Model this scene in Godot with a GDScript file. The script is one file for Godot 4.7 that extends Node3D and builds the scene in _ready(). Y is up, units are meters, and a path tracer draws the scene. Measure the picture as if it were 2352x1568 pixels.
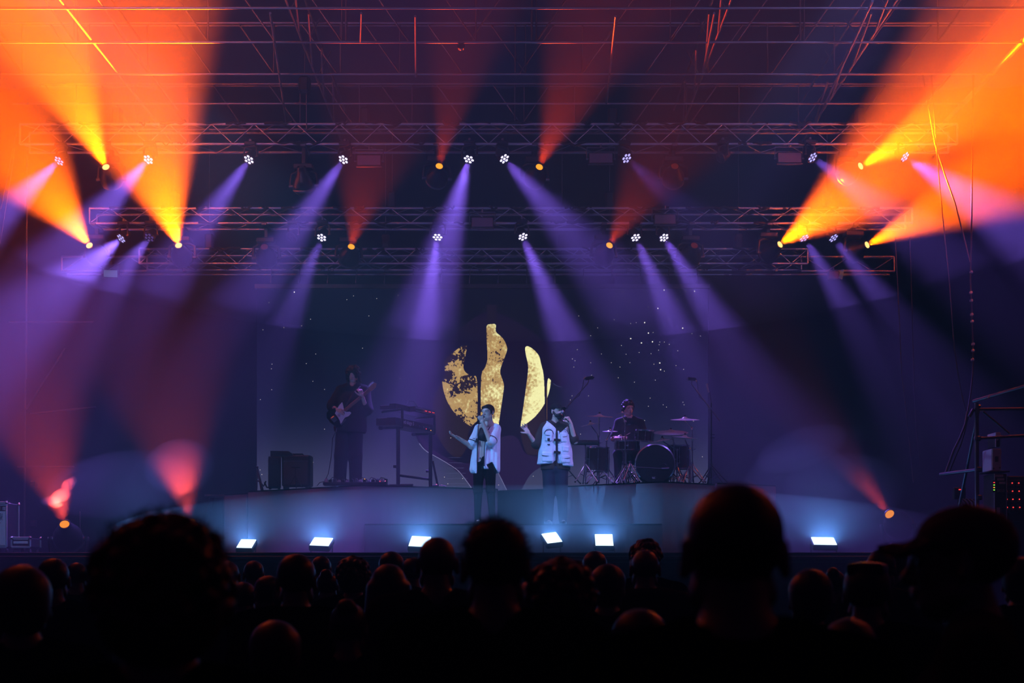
extends Node3D
# A night concert seen from the crowd. Units are metres, y up; the audience camera stands at the origin at eye height and looks along -z.
const F := 3000.0            # focal length in pixels of a 2352 x 1568 frame
const EYE := 1.6
const EXPO := 6.0              # camera exposure; every light is set for it
const DECK := 1.875          # stage deck height
const PLAT := 2.30           # low platform for the singers
const RISER := 2.96          # band riser height
var M := {}
var used := {}
var rng := RandomNumberGenerator.new()
var unit_rod: ArrayMesh

func P(px: float, py: float, z: float) -> Vector3:      # a point that lies z metres out, measured off the photograph
	return Vector3((px - 1176.0) * z / F, EYE + (1318.0 - py) * z / F, -z)

func lin(r: float, g: float, b: float) -> Color:
	return Color(r, g, b).linear_to_srgb()

func _ready() -> void:
	rng.seed = 7
	# ---- camera
	var cam := Camera3D.new()
	cam.name = "camera"
	add_child(cam)
	cam.position = Vector3(0, EYE, 0)
	cam.projection = Camera3D.PROJECTION_FRUSTUM
	var att := CameraAttributesPhysical.new()
	att.frustum_focal_length = 46.0
	att.exposure_aperture = 3.2
	att.frustum_focus_distance = 19.0
	cam.attributes = att
	cam.near = 0.05
	cam.size = 0.05 * 1568.0 / F
	cam.frustum_offset = Vector2(0, 0.05 * 534.0 / F)
	# ---- night air with stage haze
	var we := WorldEnvironment.new()
	we.name = "environment"
	var e := Environment.new()
	we.environment = e
	e.background_mode = Environment.BG_COLOR
	e.background_color = lin(0.006 / EXPO, 0.003 / EXPO, 0.016 / EXPO)
	e.tonemap_mode = Environment.TONE_MAPPER_LINEAR
	e.tonemap_exposure = EXPO
	e.volumetric_fog_enabled = true
	e.volumetric_fog_density = 0.018
	e.volumetric_fog_albedo = Color(1, 1, 1)
	e.volumetric_fog_anisotropy = 0.15
	e.sdfgi_enabled = true
	e.ssao_enabled = true
	e.ssil_enabled = true
	add_child(we)
	# ---- front wash from the front truss over the pit, above the frame
	front_wash(Vector3(-6.5, 9.3, -12.5), Vector3(-0.15, 3.2, -18.75), 7.5, lin(0.12, 0.42, 1.0), 170.0)
	front_wash(Vector3(5.0, 9.6, -12.5), Vector3(0.5, 3.2, -18.75), 6.5, lin(0.30, 0.28, 1.0), 125.0)
	front_wash(Vector3(-1.0, 10.2, -11.5), Vector3(-1.2, 3.7, -20.0), 19.0, lin(0.20, 0.10, 1.0), 10.0)
	front_wash(Vector3(0.0, 9.0, -10.0), Vector3(0.0, 8.2, -23.0), 42.0, lin(0.40, 0.30, 1.0), 8.0)
	front_wash(Vector3(-7.0, 9.4, -12.0), Vector3(-2.0, 7.6, -24.2), 21.0, lin(0.40, 0.36, 1.0), 24.0)
	front_wash(Vector3(7.0, 9.4, -12.0), Vector3(2.0, 7.6, -24.2), 21.0, lin(0.42, 0.36, 1.0), 24.0)
	front_wash(Vector3(-5.0, 9.4, -11.0), Vector3(-7.0, 2.2, -18.4), 4.0, lin(0.16, 0.42, 1.0), 45.0)
	front_wash(Vector3(5.0, 9.6, -12.5), Vector3(1.9, 3.6, -20.0), 5.5, lin(0.30, 0.18, 1.0), 55.0)
	materials()
	stage()
	roof()
	rigs()
	screen()
	wash_lights()
	moving_lights()
	strobes()
	footlights()
	side_gear()
	guitar_corner()
	keyboards()
	drums()
	singers()
	crowd()
	smoke()

func front_wash(at: Vector3, to: Vector3, half: float, c: Color, energy: float) -> void:
	var s := SpotLight3D.new()
	s.name = "front_wash"
	s.light_color = c
	s.light_energy = energy / EXPO
	s.spot_angle = half
	s.spot_angle_attenuation = 0.7
	s.light_size = 0.08
	s.spot_range = 60.0
	s.spot_attenuation = 2.0
	s.shadow_enabled = true
	add_child(s, true)
	s.look_at_from_position(at, to, Vector3.UP)

# ------------------------------------------------------------------ naming and tagging
func numbered(n: String) -> String:
	var k: int = used.get(n, -1) + 1
	used[n] = k
	return n if k == 0 else "%s_%03d" % [n, k]

func tag(o: Node, label := "", category := "", group := "", kind := "") -> Node:
	if label: o.set_meta("label", label)
	if category: o.set_meta("category", category)
	if group: o.set_meta("group", group)
	if kind: o.set_meta("kind", kind)
	return o

func thing(n: String, label: String, category: String, at := Vector3.ZERO, group := "", turn := 0.0) -> Node3D:
	var o := Node3D.new()
	o.name = numbered(n)
	add_child(o)
	o.position = at
	o.rotation.y = turn
	tag(o, label, category, group)
	return o

func part(mesh: Mesh, n: String, mat: Material, parent: Node3D = null, x := Transform3D.IDENTITY) -> MeshInstance3D:
	var o := MeshInstance3D.new()
	o.mesh = mesh
	o.material_override = mat
	o.transform = x
	if parent == null:
		o.name = numbered(n)
		add_child(o)
	else:
		var k := 0
		var nm := n
		while parent.has_node(nm):
			k += 1
			nm = "%s_%03d" % [n, k]
		o.name = nm
		parent.add_child(o)
	return o

func struct(mesh: Mesh, n: String, mat: Material, x := Transform3D.IDENTITY) -> MeshInstance3D:
	var o := part(mesh, n, mat, null, x)
	o.set_meta("kind", "structure")
	return o

func along(d: Vector3) -> Basis:      # a basis whose y axis runs along d
	var y := d.normalized()
	var h := Vector3(0, 0, 1) if absf(y.z) < 0.9 else Vector3(1, 0, 0)
	var x := y.cross(h).normalized()
	return Basis(x, y, x.cross(y))

func facing(d: Vector3, up := Vector3.UP) -> Basis:  # a basis whose z axis runs along d
	var z := d.normalized()
	if absf(z.dot(up)) > 0.98: up = Vector3(0, 0, 1)
	var x := up.cross(z).normalized()
	return Basis(x, z.cross(x), z)

func rod(parent: Node3D, n: String, a: Vector3, b: Vector3, r: float, mat: Material) -> MeshInstance3D:
	var d := b - a
	var B := along(d)
	return part(unit_rod, n, mat, parent, Transform3D(Basis(B.x * r, B.y * d.length(), B.z * r), (a + b) * 0.5))

# ------------------------------------------------------------------ mesh building
class MB:
	var v := PackedVector3Array()
	var n := PackedVector3Array()
	var uv := PackedVector2Array()
	var ix := PackedInt32Array()
	func tri(a: int, b: int, c: int) -> void:
		var g := (v[b] - v[a]).cross(v[c] - v[a])
		if g.dot(n[a] + n[b] + n[c]) > 0.0:
			ix.append(a); ix.append(c); ix.append(b)
		else:
			ix.append(a); ix.append(b); ix.append(c)
	func vert(p: Vector3, q: Vector3, t := Vector2.ZERO) -> int:
		v.append(p); n.append(q); uv.append(t)
		return v.size() - 1
	func quad(a: Vector3, b: Vector3, c: Vector3, d: Vector3, out: Vector3) -> void:
		var q := (b - a).cross(c - a).normalized()
		if q.dot(out) < 0.0: q = -q
		var i := vert(a, q, Vector2(0, 1))
		vert(b, q, Vector2(1, 1)); vert(c, q, Vector2(1, 0)); vert(d, q, Vector2(0, 0))
		tri(i, i + 1, i + 2); tri(i, i + 2, i + 3)
	func box(c: Vector3, s: Vector3, bevel := 0.0, B := Basis.IDENTITY) -> MB:
		var h := s * 0.5
		var e := minf(bevel, minf(h.x, minf(h.y, h.z)) * 0.9)
		var ax := [Vector3(1, 0, 0), Vector3(0, 1, 0), Vector3(0, 0, 1)]
		for k in 3:
			for sg: float in [-1.0, 1.0]:
				var w: Vector3 = ax[k] * sg
				var u: Vector3 = ax[(k + 1) % 3]
				var t: Vector3 = ax[(k + 2) % 3]
				var hu: float = h[(k + 1) % 3] - e
				var ht: float = h[(k + 2) % 3] - e
				var o: Vector3 = w * h[k]
				quad(c + B * (o - u * hu - t * ht), c + B * (o + u * hu - t * ht), c + B * (o + u * hu + t * ht), c + B * (o - u * hu + t * ht), B * w)
		if e > 0.0:
			for k in 3:      # bevels along each axis
				var u2: Vector3 = ax[(k + 1) % 3]
				var t2: Vector3 = ax[(k + 2) % 3]
				var a2: Vector3 = ax[k] * (h[k] - e)
				for su: float in [-1.0, 1.0]:
					for st: float in [-1.0, 1.0]:
						var p1: Vector3 = u2 * su * h[(k + 1) % 3] + t2 * st * (h[(k + 2) % 3] - e)
						var p2: Vector3 = u2 * su * (h[(k + 1) % 3] - e) + t2 * st * h[(k + 2) % 3]
						quad(c + B * (p1 - a2), c + B * (p1 + a2), c + B * (p2 + a2), c + B * (p2 - a2), B * (u2 * su + t2 * st))
		return self
	func tube(pts: Array, r, sides := 8, caps := true) -> MB:     # r: number or array of numbers
		var prev := Vector3.ZERO
		var rows := []
		for i in pts.size():
			var d: Vector3 = (pts[mini(i + 1, pts.size() - 1)] - pts[maxi(i - 1, 0)]).normalized()
			var x := prev
			if i == 0:
				x = d.cross(Vector3(0, 0, 1) if absf(d.z) < 0.9 else Vector3(1, 0, 0)).normalized()
			else:
				x = (x - d * x.dot(d)).normalized()
			prev = x
			var y := d.cross(x)
			var rr: float = r[i] if r is Array else r
			var row := []
			for k in sides:
				var a := TAU * k / sides
				var q := x * cos(a) + y * sin(a)
				row.append(vert(pts[i] + q * rr, q, Vector2(float(k) / sides, float(i) / pts.size())))
			rows.append(row)
		for i in rows.size() - 1:
			for k in sides:
				var k2 := (k + 1) % sides
				tri(rows[i][k], rows[i][k2], rows[i + 1][k2])
				tri(rows[i][k], rows[i + 1][k2], rows[i + 1][k])
		if caps:
			for end in [0, rows.size() - 1]:
				var d2: Vector3 = (pts[0] - pts[1]).normalized() if end == 0 else (pts[-1] - pts[-2]).normalized()
				var c := vert(pts[end], d2)
				var ring := []
				for k in sides: ring.append(vert(v[rows[end][k]], d2))
				for k in sides: tri(c, ring[k], ring[(k + 1) % sides])
		return self
	func lathe(prof: Array, x := Transform3D.IDENTITY, sides := 20, smooth := true) -> MB:  # profile of (radius, height) points about y
		for i in prof.size() - 1:
			var a: Vector2 = prof[i]
			var b: Vector2 = prof[i + 1]
			var t := b - a
			var nn := Vector2(t.y, -t.x).normalized()
			var n0 := nn
			var n1 := nn
			if smooth:
				if i > 0:
					var tp: Vector2 = a - prof[i - 1]
					var np := Vector2(tp.y, -tp.x).normalized()
					if np.dot(nn) > 0.5: n0 = (np + nn).normalized()
				if i + 2 < prof.size():
					var tn: Vector2 = prof[i + 2] - b
					var nq := Vector2(tn.y, -tn.x).normalized()
					if nq.dot(nn) > 0.5: n1 = (nq + nn).normalized()
			var base := v.size()
			for k in sides + 1:
				var an := TAU * k / sides
				var c := cos(an)
				var s := sin(an)
				vert(x * Vector3(a.x * c, a.y, a.x * s), (x.basis * Vector3(n0.x * c, n0.y, n0.x * s)).normalized(), Vector2(float(k) / sides, a.y))
				vert(x * Vector3(b.x * c, b.y, b.x * s), (x.basis * Vector3(n1.x * c, n1.y, n1.x * s)).normalized(), Vector2(float(k) / sides, b.y))
			for k in sides:
				var q := base + k * 2
				if a.x > 0.00001: tri(q, q + 2, q + 1)
				if b.x > 0.00001: tri(q + 1, q + 2, q + 3)
		return self
	func ball(c: Vector3, r: Vector3, seg := 12, B := Basis.IDENTITY) -> MB:
		var rows := seg / 2 + 1
		var base := v.size()
		for i in rows + 1:
			var th := PI * i / rows
			for k in seg + 1:
				var ph := TAU * k / seg
				var q := Vector3(sin(th) * cos(ph), cos(th), sin(th) * sin(ph))
				vert(c + B * (q * r), (B * (q / r)).normalized(), Vector2(float(k) / seg, float(i) / rows))
		for i in rows:
			for k in seg:
				var a := base + i * (seg + 1) + k
				if i > 0: tri(a, a + 1, a + seg + 1)
				if i < rows - 1: tri(a + 1, a + seg + 2, a + seg + 1)
		return self
	func prism(poly: PackedVector2Array, z0: float, z1: float, x := Transform3D.IDENTITY) -> MB:   # flat outline in xy, extruded in z
		var t := Geometry2D.triangulate_polygon(poly)
		for z: float in [z0, z1]:
			var q := (x.basis * Vector3(0, 0, signf(z - (z0 + z1) * 0.5))).normalized()
			var b := v.size()
			for p in poly: vert(x * Vector3(p.x, p.y, z), q, p)
			for i in range(0, t.size(), 3): tri(b + t[i], b + t[i + 1], b + t[i + 2])
		var area := 0.0
		for i in poly.size(): area += poly[i].cross(poly[(i + 1) % poly.size()])
		for i in poly.size():
			var a := poly[i]
			var c := poly[(i + 1) % poly.size()]
			var o := Vector3(c.y - a.y, a.x - c.x, 0) * signf(area)
			quad(x * Vector3(a.x, a.y, z0), x * Vector3(c.x, c.y, z0), x * Vector3(c.x, c.y, z1), x * Vector3(a.x, a.y, z1), x.basis * o)
		return self
	func grid(nu: int, nv: int, f: Callable) -> MB:     # a sheet: f(u, v) -> Vector3, u and v from 0 to 1
		var base := v.size()
		for j in nv + 1:
			for i in nu + 1:
				var u := float(i) / nu
				var w := float(j) / nv
				var p: Vector3 = f.call(u, w)
				var du: Vector3 = f.call(u + 0.002, w) - f.call(u - 0.002, w)
				var dv: Vector3 = f.call(u, w + 0.002) - f.call(u, w - 0.002)
				vert(p, du.cross(dv).normalized(), Vector2(u, w))
		for j in nv:
			for i in nu:
				var a := base + j * (nu + 1) + i
				tri(a, a + 1, a + nu + 2)
				tri(a, a + nu + 2, a + nu + 1)
		return self
	func add(m: ArrayMesh, x: Transform3D) -> MB:
		var ar := m.surface_get_arrays(0)
		var b := v.size()
		var mv: PackedVector3Array = ar[Mesh.ARRAY_VERTEX]
		var mn: PackedVector3Array = ar[Mesh.ARRAY_NORMAL]
		var mi: PackedInt32Array = ar[Mesh.ARRAY_INDEX]
		var nb := x.basis.inverse().transposed()
		for i in mv.size():
			v.append(x * mv[i]); n.append((nb * mn[i]).normalized()); uv.append(Vector2.ZERO)
		var flip := x.basis.determinant() < 0.0
		for i in range(0, mi.size(), 3):
			ix.append(b + mi[i])
			ix.append(b + mi[i + (2 if flip else 1)])
			ix.append(b + mi[i + (1 if flip else 2)])
		return self
	func mesh() -> ArrayMesh:
		var m := ArrayMesh.new()
		var ar := []
		ar.resize(Mesh.ARRAY_MAX)
		ar[Mesh.ARRAY_VERTEX] = v
		ar[Mesh.ARRAY_NORMAL] = n
		ar[Mesh.ARRAY_TEX_UV] = uv
		ar[Mesh.ARRAY_INDEX] = ix
		m.add_surface_from_arrays(Mesh.PRIMITIVE_TRIANGLES, ar)
		return m

# ------------------------------------------------------------------ smooth bodies: a distance field meshed with surface nets
class Field:
	var pr := []
	func cap(a: Vector3, b: Vector3, ra: float, rb: float, k := 0.025, op := 0) -> Field:
		var m := maxf(ra, rb)
		pr.append([0, op, k, AABB(a, Vector3.ZERO).expand(b).grow(m), a, b - a, ra, rb])
		return self
	func ell(c: Vector3, r: Vector3, k := 0.025, op := 0, B := Basis.IDENTITY) -> Field:
		var ext := Vector3.ZERO
		for i in 3:
			ext[i] = sqrt(pow(B.x[i] * r.x, 2) + pow(B.y[i] * r.y, 2) + pow(B.z[i] * r.z, 2))
		pr.append([1, op, k, AABB(c - ext, ext * 2.0), c, Vector3(1.0 / r.x, 1.0 / r.y, 1.0 / r.z), B.transposed(), minf(r.x, minf(r.y, r.z))])
		return self
	func box(c: Vector3, h: Vector3, rd: float, k := 0.01, op := 0, B := Basis.IDENTITY) -> Field:
		var ext := Vector3.ZERO
		for i in 3:
			ext[i] = absf(B.x[i]) * h.x + absf(B.y[i]) * h.y + absf(B.z[i]) * h.z
		pr.append([2, op, k, AABB(c - ext, ext * 2.0), c, h - Vector3(rd, rd, rd), B.transposed(), rd])
		return self
	func mesh(h: float) -> ArrayMesh:
		var bb := AABB()
		var first := true
		for p in pr:
			if p[1] == 0:
				bb = p[3] if first else bb.merge(p[3])
				first = false
		bb = bb.grow(h * 3.0)
		var lo := bb.position
		var nx := int(bb.size.x / h) + 2
		var ny := int(bb.size.y / h) + 2
		var nz := int(bb.size.z / h) + 2
		var val := PackedFloat32Array()
		val.resize(nx * ny * nz)
		val.fill(1.0)
		for p in pr:
			var k: float = p[2]
			var b: AABB = p[3].grow(k + 2.0 * h)
			var x0 := maxi(0, int((b.position.x - lo.x) / h))
			var y0 := maxi(0, int((b.position.y - lo.y) / h))
			var z0 := maxi(0, int((b.position.z - lo.z) / h))
			var x1 := mini(nx - 1, int((b.end.x - lo.x) / h) + 1)
			var y1 := mini(ny - 1, int((b.end.y - lo.y) / h) + 1)
			var z1 := mini(nz - 1, int((b.end.z - lo.z) / h) + 1)
			var t: int = p[0]
			var op: int = p[1]
			var c: Vector3 = p[4]
			var d1: Vector3 = p[5]
			var ll := maxf(d1.length_squared(), 1e-9)
			var r0 := 0.0
			var r1 := 0.0
			var BT := Basis.IDENTITY
			if t == 0:
				r0 = p[6]; r1 = p[7]
			else:
				BT = p[6]; r0 = p[7]
			for z in range(z0, z1 + 1):
				for y in range(y0, y1 + 1):
					var i := (z * ny + y) * nx + x0
					var q := Vector3(lo.x + x0 * h, lo.y + y * h, lo.z + z * h) - c
					for x in range(x0, x1 + 1):
						var d := 0.0
						if t == 0:
							var s := clampf(q.dot(d1) / ll, 0.0, 1.0)
							d = (q - d1 * s).length() - lerpf(r0, r1, s)
						elif t == 1:
							d = (((BT * q) * d1).length() - 1.0) * r0
						else:
							var w := (BT * q).abs() - d1
							d = w.max(Vector3.ZERO).length() + minf(maxf(w.x, maxf(w.y, w.z)), 0.0) - r0
						var a := val[i]
						if op == 0:
							var g := maxf(k - absf(a - d), 0.0) / k
							val[i] = minf(a, d) - g * g * k * 0.25
						else:
							var g2 := maxf(k - absf(a + d), 0.0) / k
							val[i] = maxf(a, -d) + g2 * g2 * k * 0.25
						i += 1
						q.x += h
		var mb := MB.new()
		var at := PackedInt32Array()
		at.resize(val.size())
		at.fill(-1)
		var sx := 1
		var sy := nx
		var sz := nx * ny
		var off := [0, sx, sy, sx + sy, sz, sx + sz, sy + sz, sx + sy + sz]
		var cells := PackedInt32Array()
		for z in nz - 1:
			for y in ny - 1:
				var i := (z * ny + y) * nx
				for x in nx - 1:
					var a0 := val[i]
					if absf(a0) < h * 2.6:
						var neg := 0
						for o: int in off:
							if val[i + o] < 0.0: neg += 1
						if neg > 0 and neg < 8:
							var s := Vector3.ZERO
							var cnt := 0.0
							for e in 12:
								var ax := e / 4
								var r := e % 4
								var oa := 0
								var pa := Vector3.ZERO
								if ax == 0:
									oa = (r & 1) * sy + (r >> 1) * sz; pa = Vector3(0, r & 1, r >> 1)
								elif ax == 1:
									oa = (r & 1) * sx + (r >> 1) * sz; pa = Vector3(r & 1, 0, r >> 1)
								else:
									oa = (r & 1) * sx + (r >> 1) * sy; pa = Vector3(r & 1, r >> 1, 0)
								var va := val[i + oa]
								var vb := val[i + oa + (sx if ax == 0 else sy if ax == 1 else sz)]
								if (va < 0.0) != (vb < 0.0):
									pa[ax] += va / (va - vb)
									s += pa
									cnt += 1.0
							s /= cnt
							var g := Vector3(
								val[i + sx] - a0 + val[i + sx + sy + sz] - val[i + sy + sz] + val[i + sx + sy] - val[i + sy] + val[i + sx + sz] - val[i + sz],
								val[i + sy] - a0 + val[i + sx + sy + sz] - val[i + sx + sz] + val[i + sx + sy] - val[i + sx] + val[i + sy + sz] - val[i + sz],
								val[i + sz] - a0 + val[i + sx + sy + sz] - val[i + sx + sy] + val[i + sx + sz] - val[i + sx] + val[i + sy + sz] - val[i + sy])
							at[i] = mb.vert(lo + (Vector3(x, y, z) + s) * h, g.normalized())
							cells.append(i)
					i += 1
		for i in cells:
			for ax in 3:
				var d0: int = sx if ax == 0 else sy if ax == 1 else sz
				if (val[i] < 0.0) == (val[i + d0] < 0.0): continue
				var u: int = sy if ax == 0 else sz if ax == 1 else sx
				var w: int = sz if ax == 0 else sx if ax == 1 else sy
				if i - u - w < 0: continue
				var a := at[i]
				var b := at[i - u]
				var c := at[i - u - w]
				var d := at[i - w]
				if b < 0 or c < 0 or d < 0: continue
				if val[i] < 0.0:
					mb.ix.append_array([a, c, b, a, d, c])
				else:
					mb.ix.append_array([a, b, c, a, c, d])
		return mb.mesh()

# ------------------------------------------------------------------ materials
func mat(n: String, c: Color, rough := 0.6, metal := 0.0) -> StandardMaterial3D:
	var m := StandardMaterial3D.new()
	m.resource_name = n
	m.albedo_color = c
	m.roughness = rough
	m.metallic = metal
	M[n] = m
	return m

func matte(n: String, c: Color) -> StandardMaterial3D:      # cloth: no shine at all
	var m := mat(n, c, 1.0)
	m.specular_mode = BaseMaterial3D.SPECULAR_DISABLED
	return m

func glow(n: String, c: Color, e: float) -> StandardMaterial3D:
	var m := matte(n, Color.BLACK)
	m.emission_enabled = true
	m.emission = c
	m.emission_energy_multiplier = minf(e / EXPO, 0.48)
	return m

func bumps(m: StandardMaterial3D, freq: float, strength: float, tile: float) -> void:
	var t := NoiseTexture2D.new()
	t.width = 256
	t.height = 256
	t.seamless = true
	var f := FastNoiseLite.new()
	f.seed = 3
	f.frequency = freq
	t.noise = f
	m.heightmap_enabled = true
	m.heightmap_texture = t
	m.heightmap_scale = strength
	m.uv1_triplanar = true
	m.uv1_scale = Vector3.ONE * tile

func materials() -> void:
	unit_rod = MB.new().tube([Vector3(0, -0.5, 0), Vector3(0, 0.5, 0)], 1.0, 10).mesh()
	mat("alu", Color(0.70, 0.72, 0.76), 0.36, 0.6)
	mat("alu_old", Color(0.60, 0.60, 0.64), 0.38, 0.6)
	mat("steel_old", Color(0.44, 0.44, 0.48), 0.40, 0.6)
	mat("steel", Color(0.42, 0.42, 0.45), 0.45, 0.8)
	mat("chrome", Color(0.85, 0.85, 0.88), 0.16, 1.0)
	mat("black", Color(0.10, 0.10, 0.11), 0.5)
	mat("black_metal", Color(0.12, 0.12, 0.13), 0.35, 0.4)
	mat("rubber", Color(0.06, 0.06, 0.06), 0.8)
	mat("cable", Color(0.16, 0.15, 0.16), 0.6)
	matte("drape", Color.BLACK)
	matte("riser_cloth", Color(0.54, 0.52, 0.56))
	matte("deck", Color.BLACK)
	matte("asphalt", Color.BLACK)
	mat("case_panel", Color(0.74, 0.76, 0.80), 0.5, 0.1)
	mat("case_black", Color(0.08, 0.08, 0.09), 0.6)
	mat("white_paint", Color(0.8, 0.8, 0.82), 0.5)
	mat("skin", Color(0.82, 0.70, 0.64), 0.5)
	mat("skin_dark", Color(0.45, 0.33, 0.27), 0.55)
	mat("hair", Color(0.10, 0.075, 0.06), 0.45)
	mat("hair_fair", Color(0.32, 0.23, 0.15), 0.45)
	mat("lip", Color(0.5, 0.28, 0.27), 0.5)
	mat("eye_dark", Color(0.06, 0.04, 0.04), 0.3)
	bumps(mat("jersey", Color(0.86, 0.86, 0.88), 0.85), 0.03, 0.5, 3.0)
	bumps(mat("vest", Color(0.88, 0.87, 0.90), 0.85), 0.03, 0.6, 3.0)
	mat("trim_dark", Color(0.12, 0.07, 0.10), 0.7)
	mat("brown_tee", Color(0.22, 0.16, 0.14), 0.9)
	mat("dark_cloth", Color(0.13, 0.12, 0.14), 0.9)
	mat("navy_cloth", Color(0.13, 0.13, 0.20), 0.9)
	mat("latex", Color(0.05, 0.05, 0.055), 0.14)
	mat("cap_cloth", Color(0.06, 0.055, 0.065), 0.85)
	mat("pickguard", Color(0.85, 0.84, 0.88), 0.35)
	mat("guitar_body", Color(0.05, 0.04, 0.045), 0.2)
	mat("maple", Color(0.62, 0.45, 0.30), 0.45)
	mat("drum_shell", Color(0.22, 0.13, 0.17), 0.2)
	mat("drum_skin", Color(0.5, 0.5, 0.52), 0.5)
	mat("bass_skin", Color(0.09, 0.08, 0.10), 0.4)
	mat("bronze", Color(0.80, 0.78, 0.72), 0.3, 0.45)
	mat("grille", Color(0.30, 0.27, 0.27), 0.9)
	mat("red_keys", Color(0.55, 0.06, 0.07), 0.35)
	mat("letters", Color(0.85, 0.85, 0.85), 0.6)
	glow("led_on", lin(0.72, 0.66, 1.0), 6.0)
	glow("led_mid", lin(0.45, 0.40, 1.0), 2.2)
	glow("led_low", lin(0.30, 0.16, 0.8), 0.4)
	mat("led_off", Color(0.25, 0.24, 0.3), 0.15)
	glow("amber_hot", lin(1.0, 0.62, 0.18), 7.0)
	glow("amber_mid", lin(1.0, 0.36, 0.02), 2.2)
	glow("amber_low", lin(1.0, 0.08, 0.02), 0.12)
	glow("floor_amber", lin(1.0, 0.30, 0.012), 1.3)
	glow("red_rim", lin(1.0, 0.06, 0.03), 0.9)
	glow("panel_white", lin(0.55, 0.80, 1.0), 9.0)
	glow("panel_dim", lin(0.30, 0.36, 0.78), 0.34)
	glow("dot_red", lin(1.0, 0.05, 0.05), 1.6)
	glow("dot_green", lin(0.35, 1.0, 0.08), 1.3)
	glow("dot_amber", lin(1.0, 0.45, 0.05), 1.3)
	glow("dot_pink", lin(1.0, 0.2, 0.6), 1.2)
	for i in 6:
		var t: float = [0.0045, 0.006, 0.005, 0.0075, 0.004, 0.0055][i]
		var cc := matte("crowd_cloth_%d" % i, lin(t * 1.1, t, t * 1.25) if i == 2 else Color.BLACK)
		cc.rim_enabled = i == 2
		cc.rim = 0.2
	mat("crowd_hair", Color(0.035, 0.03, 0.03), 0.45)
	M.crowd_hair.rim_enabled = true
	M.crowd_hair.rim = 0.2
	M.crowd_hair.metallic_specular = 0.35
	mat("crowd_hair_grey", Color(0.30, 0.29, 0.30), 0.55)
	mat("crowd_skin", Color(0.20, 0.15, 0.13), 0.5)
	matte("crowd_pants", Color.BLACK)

# ------------------------------------------------------------------ the setting
func slab(n: String, m: Material, x0: float, x1: float, y0: float, y1: float, z0: float, z1: float) -> MeshInstance3D:
	return struct(MB.new().box(Vector3.ZERO, Vector3(x1 - x0, y1 - y0, z1 - z0), 0.01).mesh(), n, m, Transform3D(Basis.IDENTITY, Vector3((x0 + x1) * 0.5, (y0 + y1) * 0.5, (z0 + z1) * 0.5)))

func stage() -> void:
	slab("floor", M.asphalt, -18, 18, -0.3, 0.0, -28, 1.5)
	slab("floor_stage", M.deck, -12, 12, DECK - 0.11, DECK, -27, -17.2)
	# stage front: black skirt panels below the deck edge
	var front := struct(MB.new().box(Vector3.ZERO, Vector3(24, DECK - 0.12, 0.08), 0.01).mesh(), "wall_front", M.drape, Transform3D(Basis.IDENTITY, Vector3(0, (DECK - 0.12) * 0.5, -17.35)))
	for i in 12:
		part(MB.new().box(Vector3.ZERO, Vector3(1.94, 1.66, 0.03), 0.01).mesh(), "panel", M.drape, front, Transform3D(Basis.IDENTITY, Vector3(-11 + i * 2, 0, 0.055)))
	struct(MB.new().box(Vector3.ZERO, Vector3(24, 0.05, 0.05), 0.01).mesh(), "trim_1", M.black_metal, Transform3D(Basis.IDENTITY, Vector3(0, DECK - 0.06, -17.17)))
	struct(MB.new().box(Vector3.ZERO, Vector3(24, 0.012, 0.03), 0.003).mesh(), "trim_2", M.steel, Transform3D(Basis.IDENTITY, Vector3(0, DECK + 0.006, -17.24)))
	# black drape behind everything
	struct(MB.new().grid(240, 4, func(u, w): return Vector3(-16 + 32 * u, 11.5 * w, -26.6 + 0.09 * sin(u * 200.0) + 0.04 * sin(u * 77.0 + w * 2.0))).mesh(), "wall_back", M.drape)
	# pit barrier in front of the crowd
	for i in 9:
		var b := thing("crowd_barrier", "steel crowd barrier section %s" % ["at far left of the pit", "second from left in the pit", "third from left in the pit", "left of the pit centre", "in the middle of the pit", "right of the pit centre", "third from right in the pit", "second from right in the pit", "at far right of the pit"][i], "barrier", Vector3(-5.2 + i * 1.3, 0, -13.4))
		part(MB.new().box(Vector3(0, 0.58, 0), Vector3(1.22, 1.02, 0.03), 0.005).mesh(), "sheet", M.black_metal, b)
		rod(b, "rail", Vector3(-0.63, 1.12, 0), Vector3(0.63, 1.12, 0), 0.025, M.steel)
		rod(b, "post", Vector3(-0.62, 0, 0), Vector3(-0.62, 1.12, 0), 0.022, M.steel)
		rod(b, "post", Vector3(0.62, 0, 0), Vector3(0.62, 1.12, 0), 0.022, M.steel)
		part(MB.new().box(Vector3(0, 0.03, 0.45), Vector3(1.2, 0.05, 0.9), 0.01).mesh(), "step", M.black_metal, b)
	risers()

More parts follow.
